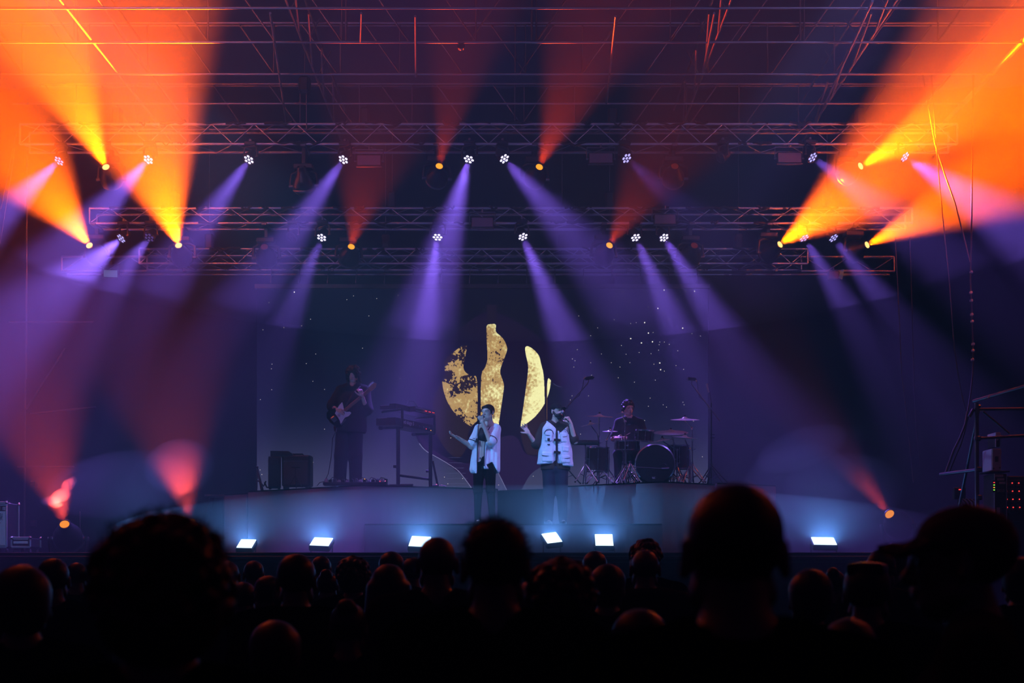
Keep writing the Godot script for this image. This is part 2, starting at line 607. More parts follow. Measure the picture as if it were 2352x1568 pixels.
func riser(label: String, pts: Array, top: float, zb: float, amp: float, m: Material, from := DECK) -> Node3D:
	var q := []
	for p: Vector2 in pts: q.append(Vector3((p.x - 1176.0) * p.y / F, 0, -p.y))
	var o := thing("riser", label, "riser", Vector3(0, from, 0))
	var poly := PackedVector2Array()
	for p: Vector3 in q: poly.append(Vector2(p.x, p.z + 0.02))
	poly.append(Vector2(q[-1].x, -zb))
	poly.append(Vector2(q[0].x, -zb))
	part(MB.new().prism(poly, 0.0, 0.02, Transform3D(Basis(Vector3(1, 0, 0), Vector3(0, 0, 1), Vector3(0, 1, 0)), Vector3(0, top - from - 0.02, 0))).mesh(), "deck_board", M.deck, o)
	q = [Vector3(q[0].x, 0, -zb)] + q + [Vector3(q[-1].x, 0, -zb)]
	var seg := []
	var tot := 0.0
	for i in q.size() - 1:
		seg.append(q[i].distance_to(q[i + 1]))
		tot += seg[-1]
	var sample := func(u: float, w: float) -> Vector3:
		var s := clampf(u, 0.0, 1.0) * tot
		var i := 0
		while i < seg.size() - 1 and s > seg[i]:
			s -= seg[i]
			i += 1
		var a: Vector3 = q[i]
		var d: Vector3 = (q[i + 1] - a).normalized()
		var out := Vector3(-d.z, 0, d.x)
		if out.z < 0.0 and absf(d.x) > 0.3: out = -out
		var t := u * tot
		var f: float = amp * (sin(t * 43.0 + sin(t * 7.0) * 2.0) + 0.6 * sin(t * 19.0 + 1.0)) * (1.25 - w)
		return a + d * s + out * (0.012 + f) + Vector3(0, (top - from - 0.006) * w, 0)
	part(MB.new().grid(int(tot * 28.0), 5, sample).mesh(), "skirt_cloth", m, o)
	return o

func risers() -> void:
	riser("grey cloth covered band riser under the guitarist and the keyboards", [Vector2(571, 21.4), Vector2(835, 19.9), Vector2(1142, 20.8)], RISER, 25.0, 0.004, M.riser_cloth)
	riser("grey cloth covered band riser under the drum kit", [Vector2(1252, 20.4), Vector2(1520, 19.15), Vector2(1642, 19.7)], RISER, 25.0, 0.004, M.riser_cloth)
	riser("dark pleated curtain closing the gap between the two band risers", [Vector2(1146, 20.8), Vector2(1250, 20.42)], RISER - 0.03, 21.3, 0.028, M.drape)
	riser("narrow grey riser extension right of the drum riser", [Vector2(1648, 19.75), Vector2(1781, 20.3)], RISER + 0.02, 25.0, 0.004, M.riser_cloth)
	riser("narrow grey riser step left of the guitar amplifier", [Vector2(516, 21.8), Vector2(568, 21.45)], RISER - 0.03, 25.0, 0.004, M.riser_cloth)
	riser("low black platform that the two singers stand on", [Vector2(838, 18.2), Vector2(1520, 18.2)], PLAT, 19.05, 0.003, M.riser_cloth)
	var t := thing("side_table", "small side table with a sloping leg at the left end of the riser", "table", Vector3(0, DECK, 0))
	var a := P(478, 1139, 22.0) - Vector3(0, DECK, 0)
	part(MB.new().box(a + Vector3(0.16, 0, 0), Vector3(0.36, 0.03, 0.4), 0.006).mesh(), "table_top", M.black, t)
	for k in 2:
		var z := -0.16 + 0.32 * k
		rod(t, "leg", a + Vector3(0.06, 0, z), Vector3(a.x - 0.12, 0, a.z + z), 0.016, M.black_metal)
		rod(t, "leg", a + Vector3(0.28, 0, z), Vector3(a.x + 0.28, 0, a.z + z), 0.016, M.black_metal)

# ------------------------------------------------------------------ the roof of the stage
func roof() -> void:
	var H := EYE + 8.1
	var zs := [18.7, 19.9, 21.17, 22.5, 23.8]
	var which := ["nearest the crowd", "second from the crowd", "third from the crowd, with bright double top tube", "fourth from the crowd", "fifth from the crowd, right above the front lighting truss"]
	for i in 5:
		var z: float = zs[i]
		var o := thing("roof_truss", "long aluminium stage roof truss, %s" % which[i], "truss", Vector3(0, H, -z))
		rod(o, "chord", Vector3(-8.6, 0, 0), Vector3(7.85, 0, 0), 0.019, M.alu_old)
		if i in [1, 2, 4]:
			rod(o, "chord", Vector3(-8.6, 0.81, -0.05), Vector3(7.85, 0.81, -0.05), 0.019, M.alu_old)
			rod(o, "chord", Vector3(-8.6, 0.81, 0.05), Vector3(7.85, 0.81, 0.05), 0.019, M.alu_old)
		for k in 17 if i in [1, 2, 4] else 0:
			var x := -8.5 + 1.02 * k + 0.25 * (i % 2)
			if x > 7.8: break
			var dx := 0.56 if x < -0.3 else -0.56
			rod(o, "brace", Vector3(x, 0.8, 0), Vector3(x + dx, 0.01, 0), 0.014, M.steel_old)
			if k % 2 == i % 2:
				rod(o, "upright", Vector3(x + dx, 0.01, 0), Vector3(x + dx, 0.81, 0), 0.013, M.steel_old)
			if k % 4 == 1:
				rod(o, "upright", Vector3(x + dx * 1.12, 0.01, 0.03), Vector3(x + dx * 1.12, 0.81, 0.03), 0.017, M.steel_old)
	var beams := [[-6.4, "left of the orange haze"], [-3.2, "over the guitarist side"], [3.1, "over the drum kit"], [5.45, "over the right wing"], [7.8, "at the far right edge of the roof"]]
	for b in beams:
		var o := thing("roof_beam", "aluminium beam running front to back under the stage roof, %s" % b[1], "beam", Vector3(b[0], H + 0.03, 0))
		var r := 0.045 if b[0] > 7.0 else 0.021
		rod(o, "tube", Vector3(0, 0, -15.5), Vector3(0, 0, -25), r, M.alu_old)
		rod(o, "tube", Vector3(0, 0.75, -15.5), Vector3(0, 0.75, -25), 0.02, M.alu_old)
		var sg := signf(b[0])
		for k in 4:
			var z0 := -17.6 - 1.3 * k
			if absf(b[0]) > 6.0: continue
			rod(o, "brace", Vector3(-0.25 * sg, -0.02, z0), Vector3(-0.02 * sg, -0.02, z0 - 1.9), 0.017, M.alu_old)
			rod(o, "brace", Vector3(0.02 * sg, 0.0, z0), Vector3(-0.12 * sg, 0.75, z0 - 0.7), 0.014, M.alu_old)
	# cross ties lying in the roof plane
	var ties := [[-3.48, 18.8, -4.03, 23.3, "part of the roof over the guitarist"], [-2.17, 18.8, -2.3, 19.8, "front bay left of centre"], [-1.4, 18.9, -1.56, 21.2, "bay just left of the middle"], [1.5, 18.9, 1.62, 22.4, "bay just right of the middle"], [2.91, 18.8, 3.06, 20.9, "front bay over the drum kit"], [5.08, 18.4, 5.44, 23.3, "right wing of the roof"]]
	for t in ties:
		var o := part(unit_rod, "roof_tie", M.alu_old)
		var a := Vector3(t[0], H - 0.03, -t[1])
		var b := Vector3(t[2], H - 0.03, -t[3])
		var B := along(b - a)
		o.transform = Transform3D(Basis(B.x * 0.018, B.y * a.distance_to(b), B.z * 0.018), (a + b) * 0.5)
		tag(o, "bright slanting tie tube in the %s" % t[4], "tie rod")
	var hb := thing("hanging_sensor", "small box hanging under the second roof truss left of centre", "sensor", P(1059, 103, 19.85))
	part(MB.new().box(Vector3(0, -0.03, 0), Vector3(0.11, 0.07, 0.1), 0.015).mesh(), "case", M.black, hb)
	part(MB.new().ball(Vector3(0, -0.07, 0.01), Vector3(0.03, 0.02, 0.03), 10).mesh(), "lens", M.chrome, hb)
	rod(hb, "bracket", Vector3(-0.05, 0.03, 0), Vector3(0.05, 0.03, 0), 0.012, M.steel_old)

func lattice(o: Node3D, a0: Vector3, a1: Vector3, b0: Vector3, b1: Vector3, step: float, r: float, m: Material) -> void:
	var n := int(a0.distance_to(a1) / step)
	for k in n:
		var t0 := float(k) / n
		var t1 := float(k + 1) / n
		if k % 2 == 0:
			rod(o, "brace", a0.lerp(a1, t0), b0.lerp(b1, t1), r, m)
		else:
			rod(o, "brace", b0.lerp(b1, t0), a0.lerp(a1, t1), r, m)

func box_truss(label: String, x0: float, x1: float, zf: float, zb: float, yb: float, yt: float, step: float, chain_top: float) -> Node3D:
	var o := thing("lighting_truss", label, "truss", Vector3(0, yb, -zf))
	var d := -(zb - zf)
	var h := yt - yb
	var c := [Vector3(x0, 0, 0), Vector3(x0, 0, d), Vector3(x0, h, 0), Vector3(x0, h, d)]
	var w := Vector3(x1 - x0, 0, 0)
	for p: Vector3 in c: rod(o, "chord", p, p + w, 0.024, M.alu)
	lattice(o, c[0], c[0] + w, c[1], c[1] + w, step, 0.009, M.alu)
	lattice(o, c[0], c[0] + w, c[2], c[2] + w, step, 0.009, M.alu)
	lattice(o, c[2], c[2] + w, c[3], c[3] + w, step, 0.009, M.alu)
	for x: float in [x0, x1]:
		rod(o, "end_post", Vector3(x, 0, 0), Vector3(x, h, 0), 0.02, M.alu)
		rod(o, "end_post", Vector3(x, 0, d), Vector3(x, h, d), 0.02, M.alu)
	for k in 4:
		var x := lerpf(x0, x1, 0.1 + 0.8 * k / 3.0)
		rod(o, "hoist_chain", Vector3(x, h, d * 0.5), Vector3(x, chain_top - yb, d * 0.5), 0.007, M.steel)
		part(MB.new().box(Vector3(x, h + 0.2, d * 0.5), Vector3(0.16, 0.3, 0.16), 0.03).mesh(), "hoist_motor", M.black, o)
	return o

func clutter(o: Node3D, x0: float, x1: float, y: float, z: float, count: int) -> void:   # cable runs and clamps strapped along a truss
	for k in count:
		var x := lerpf(x0, x1, (k + rng.randf()) / count)
		var l := rng.randf_range(0.12, 0.5)
		var pts := []
		for j in 6: pts.append(Vector3(x + l * (j / 5.0 - 0.5), y + rng.randf_range(-0.02, 0.025) - 0.05 * sin(PI * j / 5.0) * rng.randf(), z + rng.randf_range(-0.02, 0.02)))
		part(MB.new().tube(pts, rng.randf_range(0.012, 0.03), 6).mesh(), "cable_bundle", M.rubber, o)

func rigs() -> void:
	var top := EYE + 8.1
	var b := box_truss("front lighting truss, the upper row of lamps hangs from it", -8.4, 7.6, 22.3, 22.75, EYE + 7.34, EYE + 7.68, 0.36, top)
	clutter(b, -8.0, 7.2, 0.36, 0.03, 26)
	clutter(b, -8.0, 7.2, 0.02, 0.03, 14)
	var c := box_truss("middle lighting truss, the lower row of lamps hangs from it", -7.6, 7.2, 23.5, 23.93, EYE + 6.31, EYE + 6.58, 0.36, top)
	clutter(c, -7.2, 6.8, 0.28, 0.03, 22)
	clutter(c, -7.2, 6.8, 0.02, 0.03, 12)
	var a := box_truss("rear truss that the starry video wall hangs from", (320 - 1176) * 24.2 / F, (1855 - 1176) * 24.2 / F, 24.2, 24.72, EYE + 5.75, EYE + 6.02, 0.3, top)
	clutter(a, -6.6, 5.2, 0.27, 0.03, 10)
	# longer flat truss behind it
	var o := thing("ladder_truss", "long flat ladder truss behind the video wall truss, sticking out both ends", "truss", Vector3(0, EYE + 5.75, -24.8))
	var x0 := (142 - 1176) * 24.8 / F
	var x1 := (2054 - 1176) * 24.8 / F
	var h := 0.27
	rod(o, "chord", Vector3(x0, 0, 0), Vector3(x1, 0, 0), 0.026, M.alu)
	rod(o, "chord", Vector3(x0, h, 0), Vector3(x1, h, 0), 0.026, M.alu)
	rod(o, "chord", Vector3(x0, 0, -0.3), Vector3(x1, 0, -0.3), 0.026, M.alu)
	rod(o, "end_post", Vector3(x0, 0, 0), Vector3(x0, h, 0), 0.02, M.alu)
	rod(o, "end_post", Vector3(x1, 0, 0), Vector3(x1, h, 0), 0.02, M.alu)
	lattice(o, Vector3(x0, 0, 0), Vector3(x1, 0, 0), Vector3(x0, h, 0), Vector3(x1, h, 0), 0.42, 0.010, M.alu)
	for k in 5:
		var x := -6.2 + 2.8 * k
		part(MB.new().box(Vector3(x, 0.0, 0.04), Vector3(0.06, 0.07, 0.16), 0.01).mesh(), "coupler", M.steel, o)

# ------------------------------------------------------------------ the video wall
const SX0 := 590.0
const SX1 := 1626.0
const SY0 := 664.0
const SY1 := 1150.0
const SC := 1.5

func fill_poly(im: Image, pts: Array, c: Color) -> void:
	var lo := 1e9
	var hi := -1e9
	for p: Vector2 in pts:
		lo = minf(lo, p.y)
		hi = maxf(hi, p.y)
	for y in range(maxi(0, int(lo)), mini(im.get_height() - 1, int(hi)) + 1):
		var xs := PackedFloat32Array()
		var yy := y + 0.5
		for i in pts.size():
			var a: Vector2 = pts[i]
			var b: Vector2 = pts[(i + 1) % pts.size()]
			if (a.y <= yy) != (b.y <= yy):
				xs.append(a.x + (yy - a.y) / (b.y - a.y) * (b.x - a.x))
		xs.sort()
		for i in range(0, xs.size() - 1, 2):
			var x0 := int(round(xs[i]))
			var w := int(round(xs[i + 1])) - x0
			if w > 0: im.fill_rect(Rect2i(x0, y, w, 1), c)

func smoothed(raw: Array, close := true) -> Array:   # photograph points to texture points, rounded a little
	var p := []
	for q in raw: p.append(Vector2((q[0] - SX0) * SC, (q[1] - SY0) * SC))
	for pass_ in 2:
		var r := []
		for i in p.size():
			if not close and i == p.size() - 1:
				r.append(p[i])
				break
			var a: Vector2 = p[i]
			var b: Vector2 = p[(i + 1) % p.size()]
			r.append(a.lerp(b, 0.22))
			r.append(a.lerp(b, 0.78))
		p = r
	return p

func stroke(im: Image, pts: Array, w: float, c: Color) -> void:
	for i in pts.size() - 1:
		var a: Vector2 = pts[i]
		var b: Vector2 = pts[i + 1]
		var n := int(a.distance_to(b)) + 1
		for k in n:
			var q := a.lerp(b, float(k) / n)
			im.fill_rect(Rect2i(int(q.x - w * 0.5), int(q.y - w * 0.5), maxi(1, int(w)), maxi(1, int(w))), c)

func screen_picture() -> Image:
	var W := int((SX1 - SX0) * SC)
	var HH := int((SY1 - SY0) * SC)
	var im := Image.create(W, HH, false, Image.FORMAT_RGB8)
	for y in HH:
		var t := float(y) / HH
		var c := Color(0.02, 0.02, 0.09).lerp(Color(0.08, 0.08, 0.19), smoothstep(0.1, 0.75, t)).lerp(Color(0.24, 0.24, 0.36), smoothstep(0.55, 1.0, t))
		im.fill_rect(Rect2i(0, y, W, 1), c)
	var emblem := Color(0.07, 0.02, 0.14)
	var hole := Color(0.14, 0.075, 0.13)
	# the great dark emblem: body first, then the openings
	var body := [[1104, 716], [1143, 716], [1200, 745], [1260, 790], [1290, 835], [1304, 872], [1299, 886], [1286, 888], [1266, 876], [1252, 868], [1270, 960], [1300, 1010], [1278, 1050], [1240, 1073], [1216, 1090], [1197, 1126], [1180, 1150], [1100, 1150], [1084, 1121], [1061, 1090], [1049, 1077], [1008, 1052], [976, 1035], [960, 1014], [952, 988], [957, 940], [958, 905], [956, 880], [962, 856], [976, 838], [1020, 785]]
	fill_poly(im, smoothed(body), emblem)
	# lower part of the emblem is a little lighter
	fill_poly(im, smoothed([[958, 990], [1000, 1040], [1060, 1065], [1100, 1060], [1150, 1000], [1190, 1000], [1204, 1046], [1262, 1050], [1240, 1073], [1216, 1090], [1197, 1126], [1180, 1150], [1100, 1150], [1084, 1121], [1061, 1090], [1008, 1052], [976, 1035]]), Color(0.13, 0.055, 0.21))
	var left := [[1074, 793], [1062, 794], [1048, 803], [1028, 820], [1020, 831], [1021, 849], [1023, 860], [1003, 900], [996, 915], [992, 944], [999, 991], [1023, 1032], [1040, 1048], [1058, 1051], [1075, 1024], [1074, 1003], [1079, 982], [1093, 969], [1097, 966], [1097, 861], [1083, 865], [1067, 853], [1064, 842], [1069, 817]]
	var mid := [[1117, 743], [1117, 768], [1119, 803], [1120, 826], [1114, 845], [1104, 856], [1104, 1000], [1143, 1004], [1146, 970], [1150, 944], [1155, 909], [1158, 888], [1157, 879], [1149, 858], [1149, 848], [1154, 834], [1161, 816], [1165, 804], [1165, 797], [1159, 782], [1151, 772], [1137, 761], [1141, 743]]
	var right := [[1205, 796], [1214, 794], [1228, 804], [1239, 817], [1242, 832], [1250, 862], [1252, 960], [1262, 1000], [1272, 1040], [1237, 1044], [1213, 1045], [1206, 1035], [1198, 1011], [1195, 979], [1198, 961], [1207, 898], [1213, 852], [1213, 837], [1208, 817]]
	var rest := [[1256, 864], [1268, 876], [1282, 888], [1300, 900], [1330, 940], [1320, 1030], [1272, 1030], [1257, 960]]
	for h in [left, mid, right]: fill_poly(im, smoothed(h), hole)
	im.fill_rect(Rect2i(int((1118 - SX0) * SC), int((700 - SY0) * SC), int(23 * SC), int(44 * SC)), Color(0.085, 0.04, 0.12))
	fill_poly(im, smoothed([[1138, 1074], [1146, 1088], [1163, 1123], [1163, 1150], [1130, 1150], [1130, 1110]]), Color(0.25, 0.25, 0.40))
	# the moon, seen through the openings
	var mask := Image.create(W, HH, false, Image.FORMAT_L8)
	for h in [left, mid, right, rest]: fill_poly(mask, smoothed(h), Color.WHITE)
	var f := FastNoiseLite.new()
	f.seed = 11
	f.frequency = 0.075
	f.fractal_octaves = 5
	f.fractal_gain = 0.62
	var g := FastNoiseLite.new()
	g.seed = 5
	g.frequency = 0.012
	g.fractal_octaves = 3
	var mc := Vector2((1140 - SX0) * SC, (868 - SY0) * SC)
	var mr := 125.0 * SC
	for y in range(int(mc.y - mr), int(mc.y + mr) + 1):
		for x in range(int(mc.x - mr), int(mc.x + mr) + 1):
			var d := Vector2(x, y) - mc
			if d.length() > mr or mask.get_pixel(x, y).r < 0.5: continue
			var q := d / mr
			var b := 0.62 + 0.42 * q.x + 0.10 * q.y + 0.46 * f.get_noise_2d(x, y) + 0.5 * g.get_noise_2d(x, y) + 0.2 * maxf(0.0, -0.62 - q.y) * 4.0
			if q.length() > 0.9 and q.x > 0.0: b += 0.15
			var c := hole
			if b > 0.30: c = Color(0.70, 0.56, 0.34)
			if b > 0.62: c = Color(0.70, 0.56, 0.34).lerp(Color(0.97, 0.95, 0.68), clampf((b - 0.58) / 0.44, 0.0, 1.0))
			im.set_pixel(x, y, c)
	# pale outline and thin bars
	stroke(im, smoothed([[957, 1010], [976, 1035], [1008, 1052], [1049, 1077], [1061, 1090], [1084, 1121], [1086, 1126]], false), 2.0, Color(0.46, 0.45, 0.60))
	stroke(im, smoothed([[1138, 1074], [1146, 1088], [1163, 1123], [1166, 1130]], false), 2.0, Color(0.40, 0.40, 0.56))
	stroke(im, smoothed([[1266, 877], [1280, 887], [1292, 889]], false), 1.5, Color(0.30, 0.30, 0.45))
	stroke(im, smoothed([[1254, 868], [1257, 925], [1257, 965]], false), 1.5, Color(0.62, 0.45, 0.22))
	for k in 7:
		im.fill_rect(Rect2i(int((1032 - SX0 - k * 2) * SC), int((1050 + k * 12 - SY0) * SC), int((26 + k * 6) * SC), 1), Color(0.29, 0.29, 0.44))
	# stars
	var big := [[881, 683], [922, 803], [723, 863], [846, 913], [970, 900], [1307, 748], [1049, 1139], [1059, 1212], [1442, 331], [1098, 319], [1032, 525]]
	var small := [[624, 337], [650, 352], [562, 388], [711, 445], [1018, 370], [1150, 367], [1345, 339], [1250, 426], [141, 611], [325, 546], [579, 611], [541, 655], [356, 745], [275, 836], [923, 510], [1097, 585], [1156, 649], [726, 699], [789, 686], [977, 798], [1055, 908], [1046, 936], [1106, 907], [1160, 932], [1415, 811], [1512, 837], [621, 945], [1255, 1003], [1040, 998], [821, 1024], [955, 1038], [673, 1043], [398, 1039], [127, 990], [69, 1095], [99, 1117], [88, 1186], [277, 1139], [508, 1138], [606, 1186], [717, 1139], [988, 1154], [1107, 1233], [1237, 1170], [1322, 1213], [586, 1309], [769, 1358], [1006, 1334], [947, 1538], [68, 1510], [252, 1510], [285, 1278], [46, 1556]]
	var west := [[663, 341], [530, 598], [547, 744], [849, 649], [746, 725], [313, 769], [1257, 430], [1332, 388], [1591, 417], [1504, 611], [1835, 380], [1431, 974], [906, 1040], [412, 1155], [406, 1206], [800, 1148], [875, 1346], [410, 1441], [1006, 1440], [283, 1553], [381, 461], [1854, 1318], [1930, 450]]
	var low := [[597, 1078], [601, 1089], [719, 1061], [716, 1097], [1523, 929], [1530, 934], [1489, 932], [1568, 923], [1571, 929], [1613, 1048], [1333, 996], [1592, 966], [1020, 1095], [1062, 1098], [1145, 1113], [1480, 965], [745, 985], [1100, 1030], [1035, 1005], [1028, 1110], [1224, 1093]]
	for s in big: star(im, 1300 + s[0] / 4.9, 600 + s[1] / 4.9, 4)
	for s in small: star(im, 1300 + s[0] / 4.9, 600 + s[1] / 4.9, 2)
	for s in west: star(im, 540 + s[0] / 4.9, 600 + s[1] / 4.9, 4 if s[0] == 663 else 2)
	for s in low: star(im, s[0], s[1], 2)
	for k in 130:
		star(im, rng.randf_range(SX0 + 5, SX1 - 5), rng.randf_range(SY0 + 10, 1110), 1)
	return im

func star(im: Image, px: float, py: float, s: int) -> void:
	var x := int((px - SX0) * SC)
	var y := int((py - SY0) * SC)
	if im.get_pixel(clampi(x, 0, im.get_width() - 1), clampi(y, 0, im.get_height() - 1)).r > 0.35: return
	im.fill_rect(Rect2i(x, y, s, s), [Color(0.4, 0.38, 0.5), Color(0.95, 0.9, 0.85), Color(1.0, 0.98, 0.92), Color(1.0, 0.98, 0.92)][s - 1])

func screen() -> void:
	var Z := 24.6
	var a := P(SX0, SY0, Z)
	var b := P(SX1, SY1, Z)
	var o := thing("video_screen", "huge video wall showing a starry sky, a moon and a dark emblem", "screen", Vector3((a.x + b.x) * 0.5, b.y, -Z))
	var w := b.x - a.x
	var h := a.y - b.y
	var m := StandardMaterial3D.new()
	m.resource_name = "screen_picture"
	m.albedo_color = Color.BLACK
	m.roughness = 1.0
	m.specular_mode = BaseMaterial3D.SPECULAR_DISABLED
	m.emission_enabled = true
	m.emission = Color.BLACK
	m.emission_texture = ImageTexture.create_from_image(screen_picture())
	m.emission_energy_multiplier = 1.5 / EXPO
	var q := MB.new()
	q.quad(Vector3(-w / 2, 0, 0), Vector3(w / 2, 0, 0), Vector3(w / 2, h, 0), Vector3(-w / 2, h, 0), Vector3(0, 0, 1))
	part(q.mesh(), "picture", m, o)
	part(MB.new().box(Vector3(0, h / 2, -0.06), Vector3(w + 0.02, h + 0.02, 0.11), 0.01).mesh(), "cabinet", M.black, o)
	part(MB.new().box(Vector3(0, h + 0.06, -0.05), Vector3(w + 0.1, 0.09, 0.09), 0.01).mesh(), "hanging_bar", M.black_metal, o)
	for k in 16:
		var x := lerpf(-w / 2 + 0.25, w / 2 - 0.2, k / 15.0)
		rod(o, "strap", Vector3(x, h + 0.08, -0.03), Vector3(x + 0.01, h + 0.42, -0.1), 0.008, M.steel)
		part(MB.new().box(Vector3(x, h + 0.15, -0.03), Vector3(0.03, 0.06, 0.03), 0.008).mesh(), "shackle", M.steel, o)

# ------------------------------------------------------------------ lamps
var cache := {}

func wash_meshes() -> void:
	if cache.has("head"): return
	# z is the way the lamp shines; the lathe axis y is turned onto it
	var tz := Transform3D(Basis(Vector3(1, 0, 0), Vector3(0, 0, 1), Vector3(0, -1, 0)), Vector3.ZERO)
	cache.head = MB.new().lathe([Vector2(0.0, -0.20), Vector2(0.06, -0.19), Vector2(0.085, -0.12), Vector2(0.098, -0.02), Vector2(0.102, 0.0), Vector2(0.092, 0.004), Vector2(0.0, 0.004)], tz, 24).mesh()
	cache.rim = MB.new().lathe([Vector2(0.101, -0.012), Vector2(0.106, 0.0), Vector2(0.104, 0.012), Vector2(0.098, 0.012), Vector2(0.097, 0.0)], tz, 28).mesh()
	cache.cell = MB.new().lathe([Vector2(0.0255, 0.004), Vector2(0.0, 0.013)], tz, 9, false).mesh()
	cache.cup = MB.new().lathe([Vector2(0.0275, 0.0), Vector2(0.031, 0.004), Vector2(0.0285, 0.007)], tz, 14).mesh()
	cache.yoke = MB.new().tube([Vector3(-0.135, -0.01, 0), Vector3(-0.14, 0.06, 0), Vector3(-0.13, 0.16, 0), Vector3(-0.09, 0.19, 0), Vector3(0.09, 0.19, 0), Vector3(0.13, 0.16, 0), Vector3(0.14, 0.06, 0), Vector3(0.135, -0.01, 0)], 0.016, 8).mesh()
	cache.knob = MB.new().tube([Vector3(0.10, 0, 0), Vector3(0.16, 0, 0)], 0.012, 10).tube([Vector3(-0.10, 0, 0), Vector3(-0.16, 0, 0)], 0.012, 10).mesh()
	cache.base = MB.new().box(Vector3(0, 0.225, 0), Vector3(0.2, 0.07, 0.14), 0.015).mesh()
	cache.clamp = MB.new().box(Vector3(0, 0.285, 0), Vector3(0.05, 0.06, 0.05), 0.01).mesh()
	cache.mh_head = MB.new().lathe([Vector2(0.0, -0.50), Vector2(0.09, -0.485), Vector2(0.16, -0.43), Vector2(0.19, -0.34), Vector2(0.185, -0.24), Vector2(0.14, -0.15), Vector2(0.09, -0.08), Vector2(0.078, 0.0), Vector2(0.066, 0.004), Vector2(0.064, -0.02), Vector2(0.0, -0.02)], tz, 28).mesh()
	cache.mh_lens = MB.new().lathe([Vector2(0.062, -0.006), Vector2(0.0, 0.014)], tz, 12, false).mesh()
	cache.mh_ring = MB.new().lathe([Vector2(0.187, -0.40), Vector2(0.197, -0.385), Vector2(0.197, -0.365), Vector2(0.187, -0.35)], tz, 28).mesh()
	cache.mh_yoke = MB.new().tube([Vector3(-0.225, -0.02, 0), Vector3(-0.235, 0.06, 0), Vector3(-0.22, 0.2, 0), Vector3(-0.12, 0.25, 0), Vector3(0.12, 0.25, 0), Vector3(0.22, 0.2, 0), Vector3(0.235, 0.06, 0), Vector3(0.225, -0.02, 0)], 0.028, 8).mesh()
	cache.mh_knob = MB.new().tube([Vector3(0.18, 0, 0), Vector3(0.26, 0, 0)], 0.03, 12).tube([Vector3(-0.18, 0, 0), Vector3(-0.26, 0, 0)], 0.03, 12).mesh()
	cache.mh_base = MB.new().box(Vector3(0, 0.31, 0), Vector3(0.34, 0.1, 0.26), 0.02).mesh()

func aim(p: Vector3, dx: float, dy: float, gamma: float) -> Vector3:   # where a lamp at p points: seen from the crowd it leans along (dx, dy) and gamma degrees off the line to the crowd
	var v := (p - Vector3(0, EYE, 0)).normalized()
	var u := Vector3(dx, -dy, 0)
	u = (u - v * u.dot(v)).normalized()
	var g := deg_to_rad(gamma)
	return u * sin(g) - v * cos(g)

func beam(o: Node3D, at: Vector3, d: Vector3, half: float, soft: float, c: Color, energy: float, size := 0.05) -> void:
	var s := SpotLight3D.new()
	s.name = "beam"
	s.light_color = c
	s.light_energy = energy / EXPO
	s.spot_angle = half
	s.spot_angle_attenuation = soft
	s.light_size = size
	s.spot_range = 60.0
	s.spot_attenuation = 2.0
	s.shadow_enabled = true
	o.add_child(s, true)
	s.transform = Transform3D(facing(-d), at)

func wash(label: String, px: float, py: float, z: float, dx: float, dy: float, power: float, half_seen: float, face: String, gamma := 45.0) -> void:
	wash_meshes()
	var p := P(px, py, z)
	var d := aim(p, dx, dy, gamma)
	var c := p - d * 0.06
	var o := thing("wash_light", label, "stage light", c, "round seven lens wash lights on the trusses")
	var turn := atan2(d.x, d.z)
	part(cache.base, "base", M.black_metal, o)
	part(cache.clamp, "clamp", M.steel, o)
	part(cache.yoke, "yoke", M.black_metal, o, Transform3D(Basis(Vector3.UP, turn), Vector3.ZERO))
	var h := part(cache.head, "head", M.black, o, Transform3D(facing(d), d * 0.06))
	part(cache.rim, "rim", M.steel, h)
	part(cache.knob, "pivot", M.steel, h, Transform3D(Basis.IDENTITY, Vector3(0, 0, -0.06)))
	var spin := rng.randf() * 1.0
	for k in 7:
		var a := TAU * k / 6.0 + spin
		var q := Vector3.ZERO if k == 6 else Vector3(cos(a), sin(a), 0) * 0.064
		part(cache.cup, "lens_ring", M.black_metal, h, Transform3D(Basis.IDENTITY, q + Vector3(0, 0, 0.004)))
		part(cache.cell, "lens", M[face], h, Transform3D(Basis.IDENTITY, q + Vector3(0, 0, 0.004)))
	if power > 0.0:
		var half := rad_to_deg(asin(sin(deg_to_rad(half_seen)) * sin(deg_to_rad(gamma))))
		beam(o, d * 0.085, d, half, 0.9, lin(0.26, 0.13, 1.0), 190.0 * power, 0.08)

